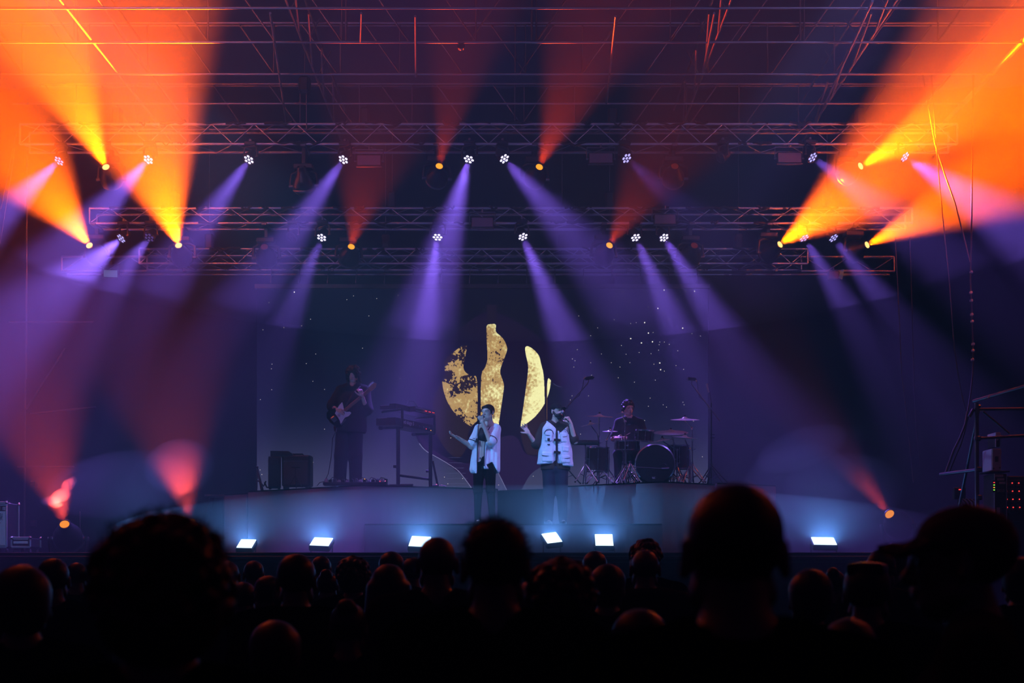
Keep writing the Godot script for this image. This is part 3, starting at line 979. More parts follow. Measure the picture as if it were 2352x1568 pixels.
func wash_lights() -> void:
	var z1 := 22.25
	var z2 := 23.45
	wash("wash light of the upper row, lit, farthest left, in the orange haze", 136, 369, z1, -76, 71, 1.2, 15, "led_mid", 55)
	wash("wash light of the upper row, lit, second from left, between two orange beams", 341, 366, z1, -121, 135, 1.5, 15, "led_on")
	wash("wash light of the upper row, lit, third from left, right of the big orange beams", 572, 366, z1, -115, 165, 1.3, 13, "led_on")
	wash("wash light of the upper row, lit, left of the left strobe", 789, 366, z1, -95, 140, 1.2, 13, "led_on")
	wash("wash light of the upper row, lit, left one of the middle pair", 1077, 365, z1, -50, 180, 1.5, 15, "led_on")
	wash("wash light of the upper row, lit, right one of the middle pair", 1158, 364, z1, 110, 125, 0.85, 15, "led_on")
	wash("wash light of the upper row, dimly lit, right of the middle strobe", 1439, 363, z1, 100, 90, 0.12, 15, "led_mid")
	wash("unlit wash light of the upper row with a pale ring", 1655, 362, z1, -90, 60, 0.0, 15, "led_off", 52)
	wash("wash light of the upper row, lit, just left of the right orange beams", 1866, 361, z1, 100, 75, 0.5, 14, "led_mid", 52)
	wash("wash light of the upper row, lit, farthest right, in the orange haze", 2078, 360, z1, 110, 70, 1.2, 16, "led_mid", 58)
	wash("wash light of the lower row, lit, farthest left, turned away to the side", 279, 547, z2, -110, 95, 1.5, 24, "led_mid", 60)
	wash("wash light of the lower row, glowing dim violet, second from left", 343, 545, z2, -90, 120, 0.6, 20, "led_low")
	wash("unlit wash light of the lower row with a thin pale ring", 670, 545, z2, -95, 90, 0.0, 15, "led_off", 48)
	wash("wash light of the lower row, lit, left of the dim amber moving head", 739, 545, z2, -50, 120, 0.6, 13, "led_on")
	wash("wash light of the lower row, lit, left of the stage centre", 1005, 544, z2, -28, 200, 1.25, 13, "led_on")
	wash("wash light of the lower row, lit, right of the stage centre", 1201, 543, z2, 85, 200, 1.25, 13, "led_on")
	wash("wash light of the lower row, lit, beside the small amber beam", 1460, 545, z2, 75, 170, 0.95, 12, "led_on")
	wash("wash light of the lower row, lit, second right of the small amber beam", 1525, 545, z2, 110, 175, 0.95, 13, "led_on")
	wash("lit wash light of the lower row, inside the left one of the right orange beams", 1847, 546, z2, 75, 125, 0.5, 13, "led_mid", 58)
	wash("wash light of the lower row, lit, farthest right under the orange beams", 1914, 546, z2, 90, 115, 0.45, 13, "led_mid", 58)

func moving(label: String, px: float, py: float, z: float, bis: float, half_seen: float, gamma: float, power: float, c: Color, face: String, floor_stand := false) -> void:
	wash_meshes()
	var p := P(px, py, z)
	var a := deg_to_rad(bis)
	var d := aim(p, sin(a), -cos(a), gamma)
	var back := 0.33 if not floor_stand else 0.34
	var c0 := p - d * back
	var o := thing("moving_head", label, "stage light", c0, "moving head spotlights")
	var turn := atan2(d.x, d.z)
	var flip := Basis.IDENTITY if not floor_stand else Basis(Vector3(1, 0, 0), PI)
	var s := 1.0 if not floor_stand else 1.08
	part(cache.mh_base, "base", M.black, o, Transform3D(flip.scaled(Vector3.ONE * s), Vector3.ZERO))
	if not floor_stand:      # hook the base onto the truss
		var ty := EYE + (7.34 if py < 450.0 else 6.31) - c0.y
		var tz := -(22.52 if py < 450.0 else 23.71) - c0.z
		part(MB.new().box(Vector3(0, ty - 0.02, tz), Vector3(0.10, 0.05, 0.52), 0.01).mesh(), "hook", M.steel, o)
		part(MB.new().box(Vector3(0, (ty + 0.34) * 0.5, tz * 0.5), Vector3(0.07, absf(ty - 0.34) + 0.06, absf(tz) + 0.07), 0.01).mesh(), "clamp", M.black_metal, o)
	else:
		part(MB.new().box(Vector3(0, -0.25 - (c0.y - DECK - 0.25) * 0.5, 0), Vector3(0.28, c0.y - DECK - 0.25, 0.22), 0.02).mesh(), "floor_stand", M.black, o)
	part(cache.mh_yoke, "yoke", M.black_metal, o, Transform3D((Basis(Vector3.UP, turn) * flip).scaled(Vector3.ONE * s), Vector3.ZERO))
	var h := part(cache.mh_head, "head", M.black_metal, o, Transform3D(facing(d).scaled(Vector3.ONE * s), d * back))
	part(cache.mh_ring, "ring", M.steel, h)
	part(cache.mh_knob, "pivot", M.steel, h, Transform3D(Basis.IDENTITY, Vector3(0, 0, -0.33)))
	part(cache.mh_lens, "lens", M[face], h)
	if power > 0.0:
		var half := rad_to_deg(asin(sin(deg_to_rad(half_seen)) * sin(deg_to_rad(gamma))))
		beam(o, d * (back + 0.05), d, half * 1.06, 0.75, c, power, 0.055)

func moving_lights() -> void:
	var amber := lin(1.0, 0.10, 0.0)
	var red := lin(1.0, 0.055, 0.004)
	var z1 := 22.2
	var z2 := 23.4
	moving("amber moving head of the upper row blasting up at far left", 243, 383, z1, -25, 25, 42, 1250.0, amber, "amber_hot")
	moving("dim orange moving head of the upper row, left of the middle wash lights", 1009, 381, z1, 11, 21, 40, 20.0, red, "amber_mid")
	moving("orange moving head of the upper row, right of the middle wash lights", 1239, 383, z1, 22, 25, 40, 36.0, red, "amber_mid")
	moving("moving head of the upper row, nearly dark, with a faint red lens", 1550, 381, z1, 8, 20, 40, 0.0, red, "amber_low")
	moving("unlit dark moving head of the upper row over the guitarist", 692, 383, z1, -8, 20, 75, 0.0, red, "led_off")
	moving("amber moving head of the upper row blasting right at far right", 1977, 381, z1, 60, 23, 53, 1050.0, amber, "amber_hot")
	moving("amber moving head of the lower row at the far left end", 205, 563, z2, -37, 29, 42, 950.0, amber, "amber_hot")
	moving("amber moving head of the lower row with the widest beam, left of centre", 410, 563, z2, -17, 30, 42, 1250.0, amber, "amber_hot")
	moving("unlit moving head of the lower row with a tiny red lens, left side", 607, 566, z2, -10, 20, 40, 0.0, red, "amber_low")
	moving("orange moving head of the lower row above the keyboards", 807, 566, z2, 12, 29, 40, 19.0, red, "amber_mid")
	moving("orange moving head of the lower row above the drum kit", 1400, 563, z2, 30, 28, 40, 18.0, red, "amber_mid")
	moving("moving head of the lower row, unlit with a dull red lens, right side", 1595, 563, z2, 20, 22, 40, 0.0, red, "amber_low")
	moving("amber moving head of the lower row blasting right, inner one", 1792, 561, z2, 54, 26, 53, 1050.0, amber, "amber_hot")
	moving("amber moving head of the lower row blasting right, outer one", 1992, 562, z2, 63, 20, 54, 900.0, amber, "amber_hot")
	var floor_red := lin(1.0, 0.07, 0.035)
	moving("floor moving head with a glowing orange lens at the left wing", 148, 1203, 18.3, -15, 29, 38, 70.0, floor_red, "floor_amber", true)
	moving("floor moving head behind the curly haired man, its red beam going up", 437, 1196, 18.6, -11, 29, 60, 30.0, floor_red, "floor_amber", true)
	moving("floor moving head with a glowing orange lens at the right wing", 2043, 1180, 18.6, -38, 16, 38, 12.0, floor_red, "floor_amber", true)

func strobe(label: String, px: float, py: float, z: float, w: float, h: float, m: String, tilt := 0.0, turn := 0.0) -> void:
	var o := thing("strobe_light", label, "stage light", P(px, py, z))
	var B := Basis(Vector3.UP, turn) * Basis(Vector3(1, 0, 0), tilt)
	var b := part(MB.new().box(Vector3.ZERO, Vector3(w, h, 0.10), 0.012).mesh(), "housing", M.black, o, Transform3D(B, Vector3.ZERO))
	part(MB.new().box(Vector3(0, 0, 0.052), Vector3(w * 0.92, h * 0.84, 0.008)).mesh(), "face", M[m], b)
	part(MB.new().box(Vector3(0, -h * 0.5 - 0.012, 0.03), Vector3(w * 1.05, 0.012, 0.06), 0.003).mesh(), "lip", M.steel, b)
	part(MB.new().tube([Vector3(-w * 0.5 - 0.03, -0.02, 0), Vector3(-w * 0.5 - 0.03, h * 0.5 + 0.10, 0), Vector3(w * 0.5 + 0.03, h * 0.5 + 0.10, 0), Vector3(w * 0.5 + 0.03, -0.02, 0)], 0.012, 8).mesh(), "yoke", M.steel, o)
	part(MB.new().tube([Vector3(-w * 0.5 - 0.045, 0, 0), Vector3(-w * 0.5, 0, 0)], 0.02, 10).tube([Vector3(w * 0.5, 0, 0), Vector3(w * 0.5 + 0.045, 0, 0)], 0.02, 10).mesh(), "pivot", M.steel, o)
	rod(o, "clamp", Vector3(0, h * 0.5 + 0.09, 0), Vector3(0, h * 0.5 + 0.16, 0), 0.02, M.steel)

func strobes() -> void:
	mat("strobe_glass", Color(0.42, 0.38, 0.46), 0.35)
	strobe("dark rectangular strobe of the upper row, left of the stage centre", 848, 370, 22.3, 0.42, 0.19, "strobe_glass")
	strobe("dark rectangular strobe of the upper row, right of the stage centre", 1380, 365, 22.3, 0.42, 0.19, "strobe_glass")
	strobe("dark rectangular strobe of the upper row at the right, by the pale unlit ring", 1812, 364, 22.3, 0.42, 0.19, "strobe_glass")
	strobe("dark rectangular strobe of the lower row, near the stage centre", 1108, 512, 23.46, 0.40, 0.19, "strobe_glass")
	strobe("dark rectangular strobe of the lower row above the drum kit", 1527, 505, 23.46, 0.40, 0.19, "strobe_glass")
	strobe("pale lit rectangular panel light under the left end of the rear truss", 255, 629, 24.74, 0.27, 0.15, "panel_dim", 0.1, 0.15)
	var o := thing("barn_door_light", "flood light with a blue lit barn door under the right end of the rear truss", "stage light", P(1914, 633, 24.74))
	var b := part(MB.new().box(Vector3.ZERO, Vector3(0.2, 0.17, 0.14), 0.015).mesh(), "housing", M.black, o)
	part(MB.new().box(Vector3(-0.01, 0, 0.073), Vector3(0.17, 0.14, 0.006), 0.002).mesh(), "face", M.strobe_glass, b)
	mat("barn_door", Color(0.5, 0.75, 0.9), 0.5)
	var door := MB.new()
	door.prism(PackedVector2Array([Vector2(0, -0.06), Vector2(0.07, -0.1), Vector2(0.10, 0.1), Vector2(0.04, 0.09)]), -0.003, 0.003)
	part(door.mesh(), "barn_door", M.barn_door, o, Transform3D(Basis(Vector3.UP, -0.3), Vector3(0.08, 0, 0.08)))
	rod(o, "clamp", Vector3(0, 0.08, 0), Vector3(0, 0.17, 0), 0.018, M.steel)

func foot(label: String, bl: Vector2, br: Vector2, tl: Vector2, energy: float) -> void:
	var z := 17.62
	var dz := 0.24
	var a := P(bl.x, bl.y, z)
	var b := P(br.x, br.y, z)
	var c := P(tl.x, tl.y, z + dz)
	var w := a.distance_to(b)
	var v := c - a
	var up := (b - a).cross(v).normalized()        # face normal: up and towards the crowd
	if up.y < 0.0: up = -up
	var vv := v.normalized()
	var u := vv.cross(up).normalized()
	if u.x < 0.0: u = -u
	up = u.cross(vv)
	var mid := (a + b) * 0.5 + v * 0.5
	var B := Basis(u, vv, up)
	var o := thing("footlight", label, "stage light", Vector3(mid.x, DECK, mid.z), "white blue footlights along the stage edge")
	var at := mid - Vector3(mid.x, DECK, mid.z)
	var h := part(MB.new().box(Vector3(0, 0, -0.045), Vector3(w + 0.03, v.length() + 0.03, 0.08), 0.012).mesh(), "housing", M.black, o, Transform3D(B, at))
	part(MB.new().box(Vector3(0, 0, 0.0), Vector3(w, v.length(), 0.01)).mesh(), "panel", M.panel_white, h)
	rod(o, "bracket", at - up * 0.05 + u * (w * 0.5 + 0.02), Vector3(u.x * (w * 0.5 + 0.02), 0, u.z * (w * 0.5 + 0.02)), 0.01, M.steel)
	rod(o, "bracket", at - up * 0.05 - u * (w * 0.5 + 0.02), -Vector3(u.x * (w * 0.5 + 0.02), 0, u.z * (w * 0.5 + 0.02)), 0.01, M.steel)
	var l := AreaLight3D.new()
	l.name = "glow"
	l.area_size = Vector2(w, v.length())
	l.light_color = lin(0.10, 0.34, 1.0)
	l.light_energy = energy / EXPO
	l.area_range = 40.0
	l.shadow_enabled = true
	o.add_child(l, true)
	l.transform = Transform3D(Basis(-u, vv, -up), at + up * 0.012)

func footlights() -> void:
	var e := 1.7
	foot("footlight panel at the far left of the stage edge, beside the curly haired man", Vector2(543, 1257), Vector2(578, 1257), Vector2(554, 1239), e * 0.8)
	foot("footlight panel second from left, below the guitarist", Vector2(711, 1252), Vector2(755, 1252), Vector2(722, 1235), e)
	foot("footlight panel third from left, partly behind the bald head", Vector2(938, 1254), Vector2(983, 1254), Vector2(946, 1232), e)
	foot("footlight panel right of centre, below the bearded singer", Vector2(1257, 1245), Vector2(1292, 1245), Vector2(1243, 1224), e * 0.8)
	foot("squarest footlight panel, below the drum kit", Vector2(1368, 1252), Vector2(1409, 1252), Vector2(1366, 1227), e * 0.9)
	foot("footlight panel hidden behind the huge curly mop of hair", Vector2(300, 1254), Vector2(342, 1254), Vector2(312, 1237), e * 2.2)
	foot("footlight panel hidden behind the head with the sticking out ears", Vector2(1665, 1252), Vector2(1712, 1252), Vector2(1660, 1232), e * 0.8)
	foot("footlight panel alone at the right of the stage edge", Vector2(1870, 1250), Vector2(1922, 1250), Vector2(1863, 1234), e * 1.1)

# ------------------------------------------------------------------ lettering
func letters(s: String, height: float, m: Material, parent: Node3D, x: Transform3D, depth := 0.004, n := "lettering") -> MeshInstance3D:
	var t := TextMesh.new()
	var f := SystemFont.new()
	f.font_names = PackedStringArray(["Droid Sans"])
	t.font = f
	t.text = s
	t.font_size = 32
	t.pixel_size = height / 23.0
	t.depth = depth
	return part(t, n, m, parent, x)

# ------------------------------------------------------------------ things at the sides of the stage
func flight_case(label: String, at: Vector3, s: Vector3, turn := 0.0) -> Node3D:
	var o := thing("flight_case", label, "flight case", at, "", turn)
	part(MB.new().box(Vector3(0, s.y * 0.5 + 0.1, 0), s - Vector3(0.01, 0.01, 0.01), 0.004).mesh(), "body", M.case_black, o)
	for sx: float in [-0.5, 0.5]:
		for sz: float in [-0.5, 0.5]:
			part(MB.new().box(Vector3(sx * s.x, s.y * 0.5 + 0.1, sz * s.z), Vector3(0.022, s.y, 0.022), 0.005).mesh(), "edge", M.alu, o)
			part(MB.new().ball(Vector3(sx * s.x, s.y + 0.1, sz * s.z), Vector3(0.026, 0.026, 0.026), 8).mesh(), "corner", M.chrome, o)
			part(MB.new().lathe([Vector2(0, -0.012), Vector2(0.035, -0.012), Vector2(0.04, 0), Vector2(0.035, 0.012), Vector2(0, 0.012)], Transform3D(Basis(Vector3(0, 0, 1), PI / 2), Vector3(sx * s.x * 0.8, 0.04, sz * s.z * 0.7)), 14).mesh(), "wheel", M.rubber, o)
	for sy: float in [0.1, s.y + 0.1]:
		part(MB.new().box(Vector3(0, sy, s.z * 0.5), Vector3(s.x, 0.03, 0.022), 0.005).mesh(), "edge", M.alu, o)
	return o

func side_gear() -> void:
	var Z := 18.4
	var b := P(18, 1268, Z)
	var tall := flight_case("tall narrow grey flight case with worn stencilled letters at far left", Vector3(b.x, DECK, b.z), Vector3(0.135, 0.62, 0.45), 0.0)
	part(MB.new().box(Vector3(0, 0.42, 0.226), Vector3(0.115, 0.62, 0.008), 0.002).mesh(), "front_panel", M.case_panel, tall)
	part(MB.new().box(Vector3(0, 0.705, 0.232), Vector3(0.118, 0.03, 0.012), 0.003).mesh(), "strip", M.alu, tall)
	part(MB.new().box(Vector3(0, 0.12, 0.232), Vector3(0.118, 0.03, 0.012), 0.003).mesh(), "strip", M.alu, tall)
	part(MB.new().box(Vector3(0, 0.64, 0.232), Vector3(0.115, 0.075, 0.006), 0.002).mesh(), "dark_band", M.case_black, tall)
	part(MB.new().box(Vector3(-0.035, 0.64, 0.237), Vector3(0.04, 0.05, 0.008), 0.003).mesh(), "label_plate", M.alu, tall)
	part(MB.new().box(Vector3(0.035, 0.635, 0.237), Vector3(0.04, 0.05, 0.008), 0.003).mesh(), "label_plate", M.alu, tall)
	letters("ZINC", 0.034, M.case_black, tall, Transform3D(Basis(Vector3(0, 0, 1), -PI / 2), Vector3(-0.004, 0.52, 0.232)))
	part(MB.new().ball(Vector3(-0.015, 0.44, 0.234), Vector3(0.008, 0.008, 0.006), 8).mesh(), "rivet", M.chrome, tall)
	var c := P(60, 1268, Z)
	var low := flight_case("low black flight case with silver edges beside the tall grey case", Vector3(c.x, DECK, c.z), Vector3(0.26, 0.13, 0.4))
	part(MB.new().box(Vector3(0, 0.21, 0.206), Vector3(0.20, 0.02, 0.01), 0.003).mesh(), "strip", M.alu, low)
	part(MB.new().box(Vector3(0, 0.165, 0.206), Vector3(0.20, 0.035, 0.01), 0.003).mesh(), "strip", M.case_panel, low)
	# left wing scaffold
	var s := thing("scaffold", "faint scaffold frame of tubes in the left wing", "scaffold", Vector3.ZERO)
	var zz := 23.6
	for q in [[62, 330, 60, 870], [58, 870, 56, 1262], [20, 740, 215, 740], [60, 940, 150, 800], [70, 950, 220, 935], [40, 1072, 170, 1072]]:
		rod(s, "tube", P(q[0], q[1], zz), P(q[2], q[3], zz), 0.02, M.steel)
	for q in [[2, 480, 38, 300], [0, 560, 35, 340]]:
		var w := part(unit_rod, "guy_wire", M.steel, s)
		var a := P(q[0], q[1], 22.0)
		var d := P(q[2], q[3], 22.0)
		var B := along(d - a)
		w.transform = Transform3D(Basis(B.x * 0.008, B.y * a.distance_to(d), B.z * 0.008), (a + d) * 0.5)
	for k in 2:
		var v := thing("vent_box", ["small slatted box on the left wing wall, upper one", "small slatted box on the left wing wall, lower one"][k], "box", P(77, [1112, 1202][k], 22.5))
		part(MB.new().box(Vector3.ZERO, Vector3(0.10, 0.12, 0.08), 0.008).mesh(), "case", M.black, v)
		for j in 4: part(MB.new().box(Vector3(0, -0.04 + 0.027 * j, 0.043), Vector3(0.085, 0.010, 0.01), 0.002).mesh(), "slat", M.steel, v)
	rod(part(MB.new().box(Vector3(0, 0.01, 0), Vector3(0.08, 0.02, 0.08), 0.004).mesh(), "cable_pole", M.black_metal, null, Transform3D(Basis.IDENTITY, Vector3(P(185, 0, 18.6).x, DECK, -18.6))), "pole", Vector3(0, 0.02, 0), Vector3(-0.01, 0.62, 0), 0.006, M.steel)
	tag(get_node("cable_pole"), "thin upright pole right of the left glowing floor lamp", "pole")
	tower()
	racks()
	cables()

func tower() -> void:
	var Z := 16.6
	var o := thing("scaffold", "scaffold tower of the side stage at the right edge, with sloping top rail", "scaffold", Vector3.ZERO)
	var base := DECK
	var x1 := P(2245, 0, Z).x
	rod(o, "post", Vector3(x1, base, -Z), P(2243, 925, Z), 0.028, M.steel)
	rod(o, "post", Vector3(x1 + 0.05, base, -Z - 1.2), P(2250, 930, Z), 0.02, M.steel)
	rod(o, "top_rail", P(2236, 921, Z), P(2420, 868, Z - 1.0), 0.022, M.steel)
	rod(o, "rail", P(2238, 940, Z), P(2420, 938, Z), 0.02, M.steel)
	rod(o, "rail", P(2240, 1007, Z), P(2420, 996, Z), 0.018, M.steel)
	rod(o, "rail", P(2160, 1089, Z + 0.8), P(2247, 1078, Z), 0.022, M.steel)
	rod(o, "brace", P(2258, 945, Z), P(2318, 995, Z), 0.016, M.steel)
	rod(o, "brace", P(2236, 940, Z), P(2226, 957, Z), 0.022, M.steel)
	for q in [[2271, 913], [2298, 904], [2330, 895]]:
		part(MB.new().ball(P(q[0], q[1] - 1, Z - 0.35), Vector3(0.016, 0.02, 0.016), 8).mesh(), "coupler", M.chrome, o)
	for q in [[2245, 1007], [2247, 1078], [2248, 1142]]:
		part(MB.new().box(P(q[0], q[1], Z), Vector3(0.08, 0.07, 0.08), 0.015).mesh(), "coupler", M.steel, o)
	rod(o, "post", Vector3(P(2420, 0, Z).x, base, -Z), P(2420, 868, Z), 0.028, M.steel)

func racks() -> void:
	var Z := 16.9
	# slim upright case with window, grey case, rack column
	var top := thing("equipment_case", "slim pale open frame case topmost in the stack by the right scaffold post", "case", P(2283, 1028, Z))
	part(MB.new().box(Vector3(0, 0.16, 0), Vector3(0.066, 0.05, 0.3), 0.006).mesh(), "lid", M.case_panel, top)
	part(MB.new().box(Vector3(-0.028, 0.07, 0.14), Vector3(0.01, 0.15, 0.02), 0.002).mesh(), "edge", M.alu, top)
	part(MB.new().box(Vector3(0.028, 0.07, 0.14), Vector3(0.01, 0.15, 0.02), 0.002).mesh(), "edge", M.alu, top)
	part(MB.new().box(Vector3(0, 0.07, 0), Vector3(0.062, 0.14, 0.27), 0.004).mesh(), "body", M.case_black, top)
	part(MB.new().box(Vector3(-0.008, 0.10, 0.137), Vector3(0.03, 0.04, 0.008), 0.002).mesh(), "sticker", M.case_panel, top)
	var mid := thing("equipment_case", "grey case with a dark handle plate in the middle of the right stack", "case", P(2278, 1085, Z))
	part(MB.new().box(Vector3(0, 0.15, 0), Vector3(0.125, 0.29, 0.34), 0.012).mesh(), "body", M.case_panel, mid)
	part(MB.new().box(Vector3(0, 0.16, 0.172), Vector3(0.045, 0.07, 0.012), 0.004).mesh(), "handle", M.case_black, mid)
	for q in [[-0.04, 0.04], [0.04, 0.05]]:
		part(MB.new().box(Vector3(q[0], q[1], 0.172), Vector3(0.022, 0.024, 0.008), 0.002).mesh(), "catch", M.steel, mid)
	part(MB.new().box(Vector3(0.03, 0.0, 0), Vector3(0.26, 0.016, 0.4), 0.003).mesh(), "shelf", M.black_metal, mid)
	var rk := thing("rack", "narrow black equipment rack with silver edges and a lettered plate at right", "rack", Vector3(P(2285, 0, Z).x, DECK, -Z))
	var y0 := P(0, 1200, Z).y - DECK
	var y1 := P(0, 1090, Z).y - DECK
	part(MB.new().box(Vector3(0, y1 * 0.5, 0), Vector3(0.15, y1, 0.4), 0.006).mesh(), "body", M.case_black, rk)
	for sx: float in [-0.076, 0.076]:
		part(MB.new().box(Vector3(sx, y1 * 0.5, 0.2), Vector3(0.012, y1, 0.014), 0.003).mesh(), "edge", M.alu, rk)
	for k in 3:
		part(MB.new().box(Vector3(-0.02 + 0.02 * k, y1 - 0.03 - 0.045 * k, 0.205), Vector3(0.10 - 0.012 * k, 0.028, 0.012), 0.003).mesh(), "plate", M.case_panel, rk)
	var pl := part(MB.new().box(Vector3(0, y1 - 0.22, 0.204), Vector3(0.085, 0.06, 0.008), 0.002).mesh(), "name_plate", M.black_metal, rk)
	letters("M33", 0.034, M.case_panel, pl, Transform3D(Basis.IDENTITY, Vector3(0, y1 - 0.22, 0.211)))
	for k in 2:
		part(MB.new().box(Vector3(-0.03 + 0.06 * k, y1 - 0.48, 0.204), Vector3(0.04, 0.09, 0.008), 0.002).mesh(), "module", M.case_panel if k == 0 else M.black_metal, rk)
	for k in 4:
		part(MB.new().ball(P(2269, 1110.5 + 5.6 * k, Z) - rk.position + Vector3(0, 0, 0.22), Vector3(0.012, 0.008, 0.008), 4).mesh(), "indicator_light", M[["dot_red", "dot_green", "dot_amber", "dot_green"][k]], rk)
	part(MB.new().box(P(2269, 1119, Z) - rk.position + Vector3(0, 0, 0.19), Vector3(0.03, 0.15, 0.04), 0.005).mesh(), "indicator_strip", M.black, rk)
	var amp := thing("amplifier_rack", "dark amplifier rack with rows of red lights at the right edge", "rack", Vector3(P(2342, 0, Z).x, DECK, -Z))
	var top_y := P(0, 1095, Z).y - DECK
	part(MB.new().box(Vector3(0.02, top_y * 0.5, -0.05), Vector3(0.46, top_y, 0.4), 0.01).mesh(), "body", M.case_black, amp)
	for r in 4:
		for q in 3:
			var p := P([2311, 2325, 2340][q] + r * 0.8, 1109 + 18.6 * r, Z - 0.17) - amp.position
			part(MB.new().box(p + Vector3(0, -0.05, -0.01), Vector3(0.055, 0.05, 0.02), 0.006).mesh(), "knob_plate", M.black_metal, amp)
			part(MB.new().ball(p, Vector3(0.010, 0.010, 0.006), 4).mesh(), "indicator_light", M.dot_red, amp)
	for k in 6:
		part(MB.new().box(Vector3(0.02, top_y - 0.1 - 0.105 * k, 0.152), Vector3(0.44, 0.095, 0.01), 0.003).mesh(), "front_plate", M.black_metal, amp)
	var ind := thing("power_box", "small box with one red light left of the right scaffold post", "box", P(2205, 1124, 17.6))
	part(MB.new().box(Vector3(0, -0.05, -0.04), Vector3(0.16, 0.16, 0.08), 0.01).mesh(), "case", M.black, ind)
	part(MB.new().box(Vector3.ZERO, Vector3(0.036, 0.014, 0.012), 0.0).mesh(), "indicator_light", M.dot_red, ind)
	for k in 5:
		part(MB.new().tube([Vector3(-0.02 + 0.05 * k, -0.13, 0.02), Vector3(0.0 + 0.05 * k, -0.17, 0.08), Vector3(0.04 + 0.04 * k, -0.26, 0.09), Vector3(0.03 + 0.06 * k, -0.36, 0.05)], 0.014, 6).mesh(), "plug_lead", M.cable, ind)
	rod(ind, "stand", Vector3(0, -0.1, -0.05), Vector3(0, DECK - ind.position.y, -0.05), 0.02, M.black_metal)

func hanging(label: String, pts: Array, z: float, r: float, m: Material) -> MeshInstance3D:
	var q := []
	for p in pts: q.append(P(p[0], p[1], z))
	var o := part(MB.new().tube(q, r, 6).mesh(), "hanging_cable", m)
	tag(o, label, "cable")
	return o

func cables() -> void:
	hanging("thin cable hanging at the right just past the end of the rear truss", [[2056, 545], [2060, 620], [2066, 740], [2071, 860], [2079, 930], [2089, 1020], [2098, 1108]], 21.5, 0.008, M.steel)
	hanging("faint thin cable hanging a little right of the one past the truss end", [[2090, 545], [2093, 640], [2096, 760], [2099, 880], [2104, 980], [2112, 1070]], 21.8, 0.006, M.cable)
	hanging("long cable sagging down from the right orange haze towards the scaffold", [[2140, 172], [2150, 330], [2158, 420], [2170, 545], [2178, 620], [2184, 690], [2190, 780], [2198, 850], [2210, 915], [2222, 958]], 21.17, 0.009, M.steel)
	hanging("cable running close beside the long sagging one on its right", [[2188, 770], [2197, 830], [2206, 890], [2218, 940], [2224, 962]], 21.15, 0.006, M.cable)
	hanging("slanting cable from the roof that meets the knotted cable loom at right", [[2120, 172], [2148, 330], [2170, 400], [2195, 470], [2213, 540], [2228, 602]], 21.17, 0.012, M.steel)
	var loom := hanging("knotted cable loom hanging straight down at right above the scaffold", [[2236, 172], [2232, 470], [2231, 560], [2229, 640], [2232, 720], [2235, 800], [2234, 860], [2230, 900], [2222, 950], [2216, 985], [2212, 1005]], 21.17, 0.014, M.cable)
	hanging("pale cable swinging in from the loom down to the wing rail", [[2222, 945], [2217, 975], [2205, 1005], [2190, 1035], [2182, 1058], [2172, 1085]], 17.6, 0.017, M.steel)
	hanging("second cable swinging from the loom to the wing rail, looser", [[2224, 955], [2216, 990], [2207, 1020], [2198, 1040], [2185, 1072], [2178, 1090]], 17.7, 0.011, M.cable)
	for p in [[2231, 625], [2230, 672], [2231, 690], [2232, 722], [2233, 738], [2235, 790], [2235, 805], [2234, 826]]:
		part(MB.new().box(P(p[0], p[1], 21.17), Vector3(0.05, 0.045, 0.05), 0.01).mesh(), "cable_tie", M.case_panel, loom)
	var bl := thing("chain_hoist", "roof hoist motor hanging over the left part of the stage", "hoist", P(700, 196, 22.1))
	part(MB.new().box(Vector3(0, 0, 0), Vector3(0.2, 0.3, 0.2), 0.05).mesh(), "case", M.black, bl)
	rod(bl, "chain", Vector3(0, 0.15, 0), Vector3(0, 0.55, 0), 0.01, M.steel)
	rod(bl, "chain", Vector3(0.03, -0.15, 0), Vector3(0.03, -0.75, 0), 0.01, M.steel)

